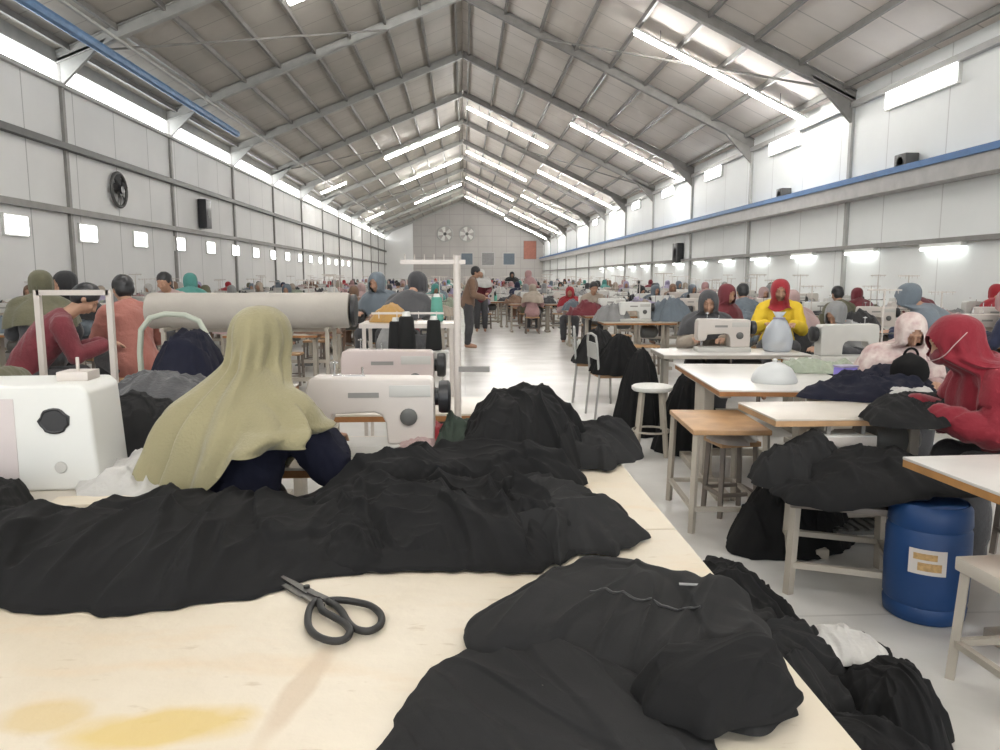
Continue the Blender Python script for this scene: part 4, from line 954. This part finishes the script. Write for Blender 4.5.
cloth('charcoal_fabric', outl([(800, 398), (860, 402), (905, 404), (930, 396), (925, 378), (890, 374), (850, 382), (815, 390)], .75), .75, .08, M['cloth_n'], 'dark navy cloth on the dome cover table under the floral headscarf', seed=32, amp=.04, sc=8, nt=120, nr=28)
# worker in the floral headscarf and the black headed bundle in front
flor = mat('floral_cotton', (.66, .58, .54), .85, 0, 14, .2, 60, col2=(.42, .28, .27))
w_ = put(1, 912, 326, 5.0, R(168), flor, 'rose', 'person in a pale floral headscarf bent over the dome cover table')
t = thing('black_bag', 'round black bag lying in front of the floral headscarf', 'bag', tuple(onz(915, 392, .75) + Vector((.02, .1, .0))))
m = MB(); m.ball((0, 0, .115), .115, .10, .115, 20, 12); me = m.mesh('sack', [M['cloth_k']], 180)
for v in me.vertices: v.co += v.co.normalized() * .02 * noise.noise(v.co * 16)
o = bpy.data.objects.new('sack', me); C.objects.link(o); o.parent = t
m = MB(); m.tube([(.045 * math.cos(k * math.pi / 10), 0, .21 + .05 * math.sin(k * math.pi / 10)) for k in range(11)], .008, 8); m.build('strap', M['cloth_k'], t, 60)
cloth('white_fabric', outl([(890, 405), (925, 412), (935, 400), (910, 392), (890, 396)], .75), .752, .05, FAB['white'], 'white cloth scrap beside the red worker at the orange edged table', seed=33, amp=.02, sc=14, nt=70, nr=16)
cloth('charcoal_fabric', outl([(870, 425), (930, 430), (960, 420), (950, 405), (900, 402), (870, 410)], .75), .752, .06, M['cloth_k'], 'black cloth under the hands of the worker in red', seed=34, amp=.035, sc=9, nt=100, nr=24)
# worker in red, seen from the side
Jr = pose_sit(.26); bodyr, Pr = make_body(Jr, pitch=.45)
nk, hc, ch = Vector(Jr['neck']), Vector(Jr['head']), Vector(Jr['chest'])
rr = [(hc.z + .135, 0, hc.y - .02, .012, .012), (hc.z + .125, 0, hc.y - .02, .05, .06), (hc.z + .095, 0, hc.y - .025, .083, .10), (hc.z + .05, 0, hc.y - .02, .10, .122), (hc.z, 0, hc.y - .02, .106, .13),
      (hc.z - .05, 0, hc.y - .04, .112, .13), (hc.z - .085, 0, hc.y - .06, .135, .14), (nk.z - .01, 0, nk.y - .03, .17, .16), (nk.z - .06, 0, nk.y - .06, .21, .19), (nk.z - .13, 0, nk.y - .08, .25, .22),
      (nk.z - .22, 0, nk.y - .10, .27, .24), (nk.z - .31, 0, nk.y - .11, .28, .25)]
redc = mat('deep_red_cotton', (.21, .006, .018), .85, .2, 4, .2, 60, sheen=.15)
red_shirt = make_shirt(Jr, .03, .012, .018, seed=41)
mr = dict(body=bodyr, shirt=red_shirt, trousers=make_trousers(Jr), headscarf=make_hijab(Pr, Jr, rr, amp=.022, seed=42, nt=180, mat_=redc, over=red_shirt))
p = at(962, 324, 3.55)
W1 = person(mr, 'person in a deep red headscarf and red top seated side on by the orange edged table'.replace(' and red top', ''), (p.x + .46, 3.50, -.03), R(80), dict(body=None, shirt=redc, trousers=FAB['charcoal'], headscarf=redc))
m = MB(); q = [Pr(-.112, -.04, .04), Pr(-.112, .03, .01), Pr(-.085, .095, -.03), Pr(0, .13, -.045), Pr(.085, .095, -.03), Pr(.112, .03, .01), Pr(.112, -.04, .04)]
m.tube(smooth_open(q), .0025, 6); m.build('mask_strap', FAB['rose'], W1, 60)
m = MB(); m.ball(Pr(0, .075, -.045), .058, .045, .045, 16, 10); m.build('face_mask', FAB['maroon'], W1, 60)
stool('stool under the worker in deep red', (W1.location.x, W1.location.y, 0), R(80), h=.42)

# blue drum
p = onz(925, 618, 0)
t = DR = thing('drum', 'blue plastic drum with a white and orange label under the brown edged table', 'drum', (1.99, 3.02, 0), R(-25))
m = MB(); m.lathe([(.155, 0), (.17, .01), (.176, .06), (.168, .075), (.176, .09), (.18, .25), (.176, .40), (.168, .415), (.176, .43), (.17, .50), (.155, .52), (.15, .515), (.145, .505)], n=36); m.build('barrel', M['drum'], t, 50)
m = MB(); ang = [R(-90 - 31 + k * 6) for k in range(9)]
vs = [((.1815 + .0015 * j) * math.cos(a), (.1815 + .0015 * j) * math.sin(a), z) for j in (0, 1) for z in (.235, .345) for a in ang]
n9 = 9; m.add(vs, [(k, k + 1, n9 + k + 1, n9 + k) for k in range(8)] + [(2 * n9 + k, 3 * n9 + k, 3 * n9 + k + 1, 2 * n9 + k + 1) for k in range(8)]); lb = m.build('label', mat('label_paper', (.62, .58, .55), .6), t)
for z0, z1, i0, i1 in ((.30, .328, 1, 7), (.252, .288, 2, 8)):
    m = MB(); vs = [(.1845 * math.cos(a), .1845 * math.sin(a), z) for z in (z0, z1) for a in ang[i0:i1]]; k_ = i1 - i0
    m.add(vs, [(k, k + 1, k_ + k + 1, k_ + k) for k in range(k_ - 1)]); m.build('label_print', mat('label_orange', (.60, .38, .16), .6, .35, 60), lb)
m = MB(); m.lathe([(.15, .505), (.148, .52), (.02, .522)], n=30); m.build('lid', M['drum'], t, 50); DR.scale = (.93, .93, .97)
# bench carrying black bundles, between the aisle and the drum
stool('brown grey steel bench loaded with black cloth bundles beside the blue drum', (1.78, 3.38, 0), R(-22), .46, .50, .44, M['leg_d'], M['leg'], name='bench', lw=.034)
cloth('black_fabric', [(1.45, 3.22), (1.62, 3.06), (1.85, 2.98), (2.12, 2.96), (2.24, 3.15), (2.15, 3.5), (1.9, 3.62), (1.62, 3.6), (1.48, 3.45)], lambda x, y: .535 if x > 1.95 else .445 + .09 * max(0, (x - 1.6) / .35), .10, M['cloth_k'],
      'long black cloth bundle lying over the bench and the blue drum', seed=51, amp=.04, sc=5, an=.4, nt=160, nr=40)
cloth('black_fabric', [(1.42, 3.45), (1.6, 3.35), (1.85, 3.4), (1.95, 3.6), (1.8, 3.75), (1.5, 3.7)], .45, .20, M['cloth_k2'], 'black cloth pile under the orange edged table', seed=52, amp=.05, sc=8, nt=140, nr=36, pw=2.2)
# stool at the picture corner
stool('pale topped steel stool in front of the brown edged table', (1.97, 2.34, 0), R(3), .42, .34, .46, M['laminate'], M['leg'], name='stool', th=.05, lw=.03)
# bench with wooden top near the aisle, and its cloth
stool('brown topped wooden bench with dark cloth beside it near the aisle', (1.52, 4.38, 0), R(-4), .44, .66, .60, M['ply'], M['leg'], name='bench', lw=.03)
stool('small steel stool with black and white cloth on it, in front of the wooden bench', (1.60, 4.0 - .02, 0), R(5), .30, .26, .36, M['ply'], M['leg_d'], name='stool', lw=.024) if False else None
cloth('black_fabric', [(1.55, 3.75), (1.8, 3.7), (2.1, 3.85), (2.15, 4.1), (1.95, 4.3), (1.78, 4.25), (1.6, 4.0)], .0, .50, M['cloth_k'], 'tall black cloth heap standing on the floor behind the orange edged table', seed=53, amp=.05, sc=6, nt=170, nr=44, pw=1.8)
cloth('white_fabric', outl([(715, 445), (745, 450), (752, 440), (730, 432), (712, 436)], .45), .47, .04, FAB['white'], 'white cloth scrap on the steel stool below the wooden bench', seed=54, amp=.02, sc=14, nt=70, nr=16)
stool('low steel stool with a white scrap beside the wooden bench', (onz(732, 441, .45).x, onz(732, 441, .45).y, 0), R(8), .26, .24, .465, M['ply'], M['leg_d'])
cloth('black_fabric', outl([(735, 470), (790, 475), (840, 470), (850, 450), (800, 436), (750, 446)], .45), .0, .34, M['cloth_k'], 'black cloth pile on the floor beside the low steel stool', seed=55, amp=.06, sc=7, nt=140, nr=36, pw=2)
# round white stool by the aisle
t = thing('round_stool', 'white round topped metal stool at the edge of the aisle', 'stool', (1.53, 6.0, 0))
m = MB(); m.lathe([(.0, .53), (.15, .53), (.165, .545), (.165, .565), (.15, .575), (.0, .575)], n=26); m.build('seat', M['white'], t, 50)
for k in range(4):
    a = k * math.pi / 2 + .6; m = MB(); m.beam((.11 * math.cos(a), .11 * math.sin(a), .53), (.17 * math.cos(a), .17 * math.sin(a), 0), .03, .03); m.build('leg', M['leg'], t)
m = MB(); m.tube([(.15 * math.cos(k * math.pi / 8), .15 * math.sin(k * math.pi / 8), .2) for k in range(16)], .009, 6, closed=True); m.build('foot_ring', M['leg'], t, 60)
cloth('black_fabric', [(1.6, 6.15), (1.75, 5.9), (2.05, 5.95), (2.2, 6.2), (2.1, 6.5), (1.8, 6.55)], 0, .66, M['cloth_k'], 'tall black cloth heap on the floor beside the round white stool', seed=56, amp=.06, sc=5, nt=150, nr=40, pw=1.9)
cloth('black_fabric', [(1.42, 6.75), (1.62, 6.62), (1.84, 6.75), (1.86, 7.1), (1.7, 7.3), (1.45, 7.15)], 0, .78, M['cloth_k'], 'tallest black clothes heap on the floor at the aisle end of the white table', seed=67, amp=.07, sc=5.5, nt=140, nr=40, pw=2.0)
# chairs by the aisle loaded with black clothes
def chair(label, loc, rz):
    t = thing('chair', label, 'chair', loc, rz)
    MB().box(-.2, .2, -.2, .2, .43, .46).build('seat', M['ply'], t, bevel=.006)
    for sx in (-1, 1):
        m = MB(); m.tube([(sx * .19, -.19, .43), (sx * .2, -.2, 0)], .012, 8); m.build('leg', M['steel_l'], t, 60)
        m = MB(); m.tube([(sx * .19, .24, 0), (sx * .19, .2, .43), (sx * .19, .23, .78), (sx * .15, .235, .86)], .012, 8); m.build('leg', M['steel_l'], t, 60)
    m = MB(); m.tube([(-.16, .235, .855), (0, .24, .875), (.16, .235, .855)], .012, 8); m.box(-.18, .18, .215, .235, .62, .78); m.build('backrest', M['steel_l'], t)
    return t
chair('pale steel tube chair hung with black clothes at the aisle, closest to the round stool', (1.55, 7.7, 0), R(95))
chair('pale steel tube chair hung with black clothes at the aisle, behind its twin', (1.52, 8.7, 0), R(80))
cloth('black_fabric', [(1.35, 7.5), (1.6, 7.35), (1.85, 7.5), (1.9, 7.9), (1.65, 8.0), (1.38, 7.9)], .465, .35, M['cloth_k'], 'black clothes heaped on the steel chair closest to the round stool', seed=57, amp=.05, sc=7, nt=130, nr=36, pw=1.8)
cloth('black_fabric', [(1.3, 8.5), (1.6, 8.4), (1.85, 8.55), (1.85, 8.95), (1.55, 9.0), (1.32, 8.9)], .465, .36, M['cloth_k2'], 'black clothes heaped on the steel chair farther down the aisle', seed=58, amp=.05, sc=7, nt=120, nr=32, pw=1.8)
cloth('black_fabric', [(1.92, 6.85), (2.1, 6.78), (2.4, 6.85), (2.4, 7.1), (2.1, 7.15), (1.92, 7.05)], 0, .48, M['cloth_k'], 'black clothes piled on the floor under the white table beyond the dome cover table', seed=59, amp=.05, sc=5, nt=130, nr=36, pw=1.8)
# clothes fallen to the floor beside the cutting table
cloth('black_fabric', [(.80, 3.2), (1.0, 3.42), (1.22, 3.3), (1.34, 3.05), (1.30, 2.75), (1.15, 2.5), (.9, 2.45), (.74, 2.8)], 0, .22, M['cloth_k'], 'black clothes at the far end of the fallen floor pile beside the cutting table', seed=61, amp=.06, sc=5, an=.5, nt=340, nr=84, pw=2.0, rag=.05)
cloth('charcoal_fabric', [(.72, 2.75), (1.0, 2.82), (1.25, 2.7), (1.35, 2.45), (1.25, 2.15), (1.05, 1.95), (.74, 1.9), (.68, 2.3)], 0, .27, M['cloth_k2'], 'charcoal clothes in the middle of the fallen floor pile beside the cutting table', seed=62, amp=.06, sc=5, an=.4, ang=-.7, nt=340, nr=84, pw=2.0, rag=.04)
cloth('black_fabric', [(1.20, 2.28), (1.32, 2.36), (1.46, 2.30), (1.50, 2.12), (1.42, 1.98), (1.28, 1.95), (1.18, 2.1)], 0, .23, M['cloth_k'], 'rounded black clothes lump closest to the steel stool in the fallen floor pile', seed=63, amp=.05, sc=9, nt=260, nr=60, pw=2.6)
cloth('black_fabric', [(.8, 2.0), (1.1, 2.08), (1.28, 1.98), (1.32, 1.75), (1.15, 1.5), (.9, 1.45), (.75, 1.7)], 0, .28, M['cloth_k'], 'lowest black clothes of the fallen floor pile, by the cutting table edge', seed=64, amp=.05, sc=5.5, nt=260, nr=60, pw=2.2)
cloth('white_fabric', [(1.22, 2.52), (1.36, 2.56), (1.44, 2.42), (1.36, 2.30), (1.22, 2.36)], .15, .04, FAB['white'], 'white cloth strip sticking out of the black floor pile', seed=65, amp=.02, sc=10, nt=100, nr=24)
cloth('black_fabric', [(1.38, 2.58), (1.46, 2.64), (1.56, 2.56), (1.52, 2.44), (1.40, 2.44)], 0, .13, M['cloth_k'], 'small loose black piece on the floor beyond the rounded lump', seed=66, amp=.03, sc=12, nt=120, nr=30)
# wall clutter
def wall_box(px, py, Y, w_, h_, m_, label, side):
    x = XR if side > 0 else XL; p = at(px, py, Y); t = thing('loudspeaker', label, 'speaker', (x - side * .02, Y, p.z))
    MB().box(min(0, -side * .28), max(0, -side * .28), -w_ / 2, w_ / 2, -h_ / 2, h_ / 2).build('cabinet', m_, t, bevel=.02)
    m = MB(); m.lathe([(.02, 0), (w_ * .3, 0), (w_ * .32, .012), (w_ * .28, .014)], (-side * .28, 0, 0), 16, 'X'); m.build('cone', M['steel_d'], t, 40)
wall_box(211, 214, 26, .5, .95, M['black'], 'tall black loudspeaker on the wall between the two dark girts', -1)
wall_box(905, 163, 15.0, .4, .35, M['steel_d'], 'dark grey speaker over the blue girder, closest to the camera', 1)
wall_box(780, 195, 20.8, .35, .35, M['steel_d'], 'small dark speaker over the blue girder, farther along the wall', 1)
wall_box(678, 253, 31, .7, .8, M['black'], 'black speaker below the cable tray far along the blue girder wall', 1)
# red banner on the gable
p = at(530, 250, Y1 - .1); t = thing('sign_board', 'brown red board at the corner of the gable wall', 'sign', (p.x, Y1 - .06, p.z)); MB().box(-.7, .7, -.02, .04, -1.0, 1.0).build('board', mat('brick_red_board', (.35, .13, .09), .6, .2), t); MB().box(-.75, .75, .0, .05, -1.05, 1.05).build('frame', M['steel'], t)

# ------------------------------------------------------------------ the rows of stations
rnd = random.Random(11)
PT = table('sewing_table', None, None, (0, 0, -50), 0, 1.15, .56, M['laminate'], M['plyedge'], M['leg'])
PM = thing('sewing_machine', None, None, (0, 0, -50)); machine_parts(PM)
PS_ = thread_stand(None, (0, 0, -50)); PSTL = stool(None, (0, 0, -50))
PC = cone(None, (0, 0, -50), M['white'], 1.3)
CM = {n_: mat(n_ + '_thread', c_, .8) for n_, c_ in dict(white=(.7, .7, .68), pink=(.7, .35, .4), black=(.02, .02, .02), mint=(.15, .45, .35), blue=(.08, .14, .4), cream=(.6, .52, .4), maroon=(.2, .03, .05), grey=(.3, .3, .3)).items()}
BUN = []
for i in range(6):
    ol = [((.30 + .08 * rnd.random()) * math.cos(k * .785), (.19 + .06 * rnd.random()) * math.sin(k * .785)) for k in range(8)]
    o = cloth('fabric_bundle', ol, 0, .12 + .035 * i, FAB['beige'], seed=70 + i, amp=.07, sc=7, nt=70, nr=20, pw=2.0); BUN.append(o)
used = {}
def bundle(x, y, z, s, col, label, group=None):
    b_ = rnd.choice(BUN)
    if b_.get('_used'): o = b_.copy(); C.objects.link(o)
    else: o = b_; o['_used'] = 1
    o.location = (x, y, z); o.scale = (s, s, s); o.rotation_euler = (0, 0, rnd.uniform(-.6, .6))
    o.material_slots[0].link = 'OBJECT'; o.material_slots[0].material = FAB[col]; setp(o, label, 'fabric', group)
    if group is None and 'group' in o.keys(): del o['group']
    return o
BLK = {-1: 'vent wall', 1: 'girder wall'}
hj = ['black', 'navy', 'grey', 'beige', 'white', 'pink', 'maroon', 'brown', 'olive', 'teal', 'lavender', 'rose', 'slate', 'hair', 'charcoal', 'red']
tp = ['grey', 'beige', 'charcoal', 'slate', 'brown', 'maroon', 'navy', 'rose', 'lavender', 'sage', 'pink', 'olive', 'black', 'white']
combos = {s: [(a, b_) for a in hj for b_ in tp if a != b_] for s in (-1, 1)}
for s in combos: rnd.shuffle(combos[s])
bc = ['beige', 'white', 'grey', 'rose', 'beige', 'sage', 'charcoal', 'black', 'pink', 'white', 'olive', 'brown', 'slate', 'maroon', 'beige', 'lavender']
nm_, nw, nb_ = 0, 0, 0
def in_view(x, y): return y > 1 and -.66 * y - .8 < x < .76 * y + .8
busy = [(3.25, 6.2), (.9, 13), (-3.3, 4.9), (-.4, 3.0), (-.4, 4.1), (-1.7, 3.6), (-1.7, 2.6), (-1.7, 4.6), (2.4, 7), (2.4, 5.2), (2.1, 3.9), (2.4, 2.5), (-3.0, 6.0), (-2.9, 6.6), (-3.9, 7.2), (-1.6, 6.2), (-.4, 5.3)]
rows = []
y = 5.6
while y < 74: rows.append(y); y += 2.05 if y < 26 else (2.6 if y < 44 else 4.2)
COLS = [(-1, -.85), (-1, -2.35), (-1, -3.85), (-1, -5.35), (-1, -6.85), (-1, -8.12), (1, 2.75), (1, 4.2), (1, 5.65), (1, 7.0), (1, 8.3)]
def ang_near(y): return 'near' if y < 14 else 'middle' if y < 30 else 'far'
PLACED = [tuple(o.location[:2]) for o in bpy.data.objects if o.name.startswith('person') and o.parent is None]
def stn(wk, wall, zone, what, alone):
    return (('%s of the %s' % (what, wk)), None) if wk else ('%s in the %s rows, %s side' % (alone, zone, wall), '%s in the %s rows, %s side' % (alone, zone, wall))
for ri, y in enumerate(rows):
    cols_ = COLS + ([(2, .62), (2, 1.75)] if y > 19 else [])
    for side, x in cols_:
        aisle = side == 2; side = 1 if aisle else side
        if not in_view(x, y): continue
        x_ = x + rnd.uniform(-.08, .08); y_ = y + rnd.uniform(-.15, .15)
        if any(abs(x_ - a) < 1.05 and abs(y_ - b_) < 1.0 for a, b_ in busy): continue
        if any(abs(x_ - a) < .75 and abs(y_ - b_) < .85 for a, b_ in PLACED): continue
        wall = BLK[side]; zone = ang_near(y)
        fc = rnd.choice((0, 0, math.pi)) if y > 8 else 0
        d = -1 if fc == 0 else 1; wk = None
        if rnd.random() < (.66 if not aisle else 1) and combos[side] and not any(abs(x_ - a) < .6 and abs(y_ + d * .6 - b_) < .7 for a, b_ in PLACED):
            a, b_ = combos[side].pop(); ms = PS[rnd.random() < .4]; nw += 1
            if rnd.random() < .3: ms = dict(ms, headscarf=ms['short'])
            cols = dict(body=None, shirt=FAB[b_], trousers=FAB[rnd.choice(('charcoal', 'navy', 'brown', 'black'))])
            if a == 'hair': cols['hair'] = None; hl = 'dark haired'
            else: cols['headscarf'] = FAB[a]; hl = a + ' scarfed'
            wk = '%s worker in %s, %s side' % (hl, b_, wall)
            sc__ = rnd.uniform(.96, 1.05)
            px_ = (x_ + rnd.uniform(-.08, .08), y_ + d * .66, 0)
            o = person(ms, 'seated %s in a %s top, %s side' % ('dark haired person' if a == 'hair' else 'person with a ' + a + ' headscarf', b_, wall), px_, fc + rnd.uniform(-.25, .25), cols); o.scale = (sc__,) * 3
        def P_(proto, what, alone, cat, loc, rz, sc, mats=None):
            lab, g = stn(wk, wall, zone, what, alone); return place(proto, loc, rz, sc, lab, cat, g, mats)
        P_(PT, 'cream topped sewing table', 'unattended cream topped sewing table', 'table', (x_, y_, 0), fc, 1); nm_ += 1
        P_(PM, 'sewing machine', 'unattended sewing machine', 'sewing machine', (x_ + rnd.uniform(-.1, .05) * -d, y_, .75), fc, 1, {'body': rnd.choice((M['cream'], M['white'], M['cream_g']))})
        if y < 30: P_(PSTL, 'stool', 'empty wooden topped stool', 'stool', (x_, y_ + d * .66, 0), fc, (1, 1, .94))
        if rnd.random() < .7:
            P_(PS_, 'thread stand', 'thread stand at an unattended table', 'thread stand', (x_ + .47 * (1 if rnd.random() < .5 else -1), y_ - d * .2, .75), 0, (1, 1, rnd.uniform(.85, 1.25)))
        if y < 24 and rnd.random() < .5:
            cc = rnd.choice(list(CM)); P_(PC, '%s thread cone' % cc, '%s thread cone at an unattended table' % cc, 'thread cone', (x_ + .33, y_ - .12 * d, .75), 0, 1.3, {'thread': CM[cc]})
        for q in range(2):
            if rnd.random() < (.8 if y < 40 else .5) and nb_ < 295:
                nb_ += 1; cc = rnd.choice(bc); bx = max(XL + .55, min(XR - .6, x_ + (-.42 if q == 0 else .50) + rnd.uniform(-.06, .06)))
                lab, g = stn(wk, wall, zone, '%s bundle, %s end, table' % (cc, 'needle' if (q == 0) == (fc == 0) else 'wheel'), '%s cloth bundle at an unattended table' % cc)
                bundle(bx, y_ + rnd.uniform(-.05, .12) * -d, .752, rnd.uniform(.7, 1.2), cc, lab, g)
print('STATIONS', nm_, 'workers', nw, 'bundles', nb_)
for o in bpy.data.objects:
    if '_used' in o.keys(): del o['_used']
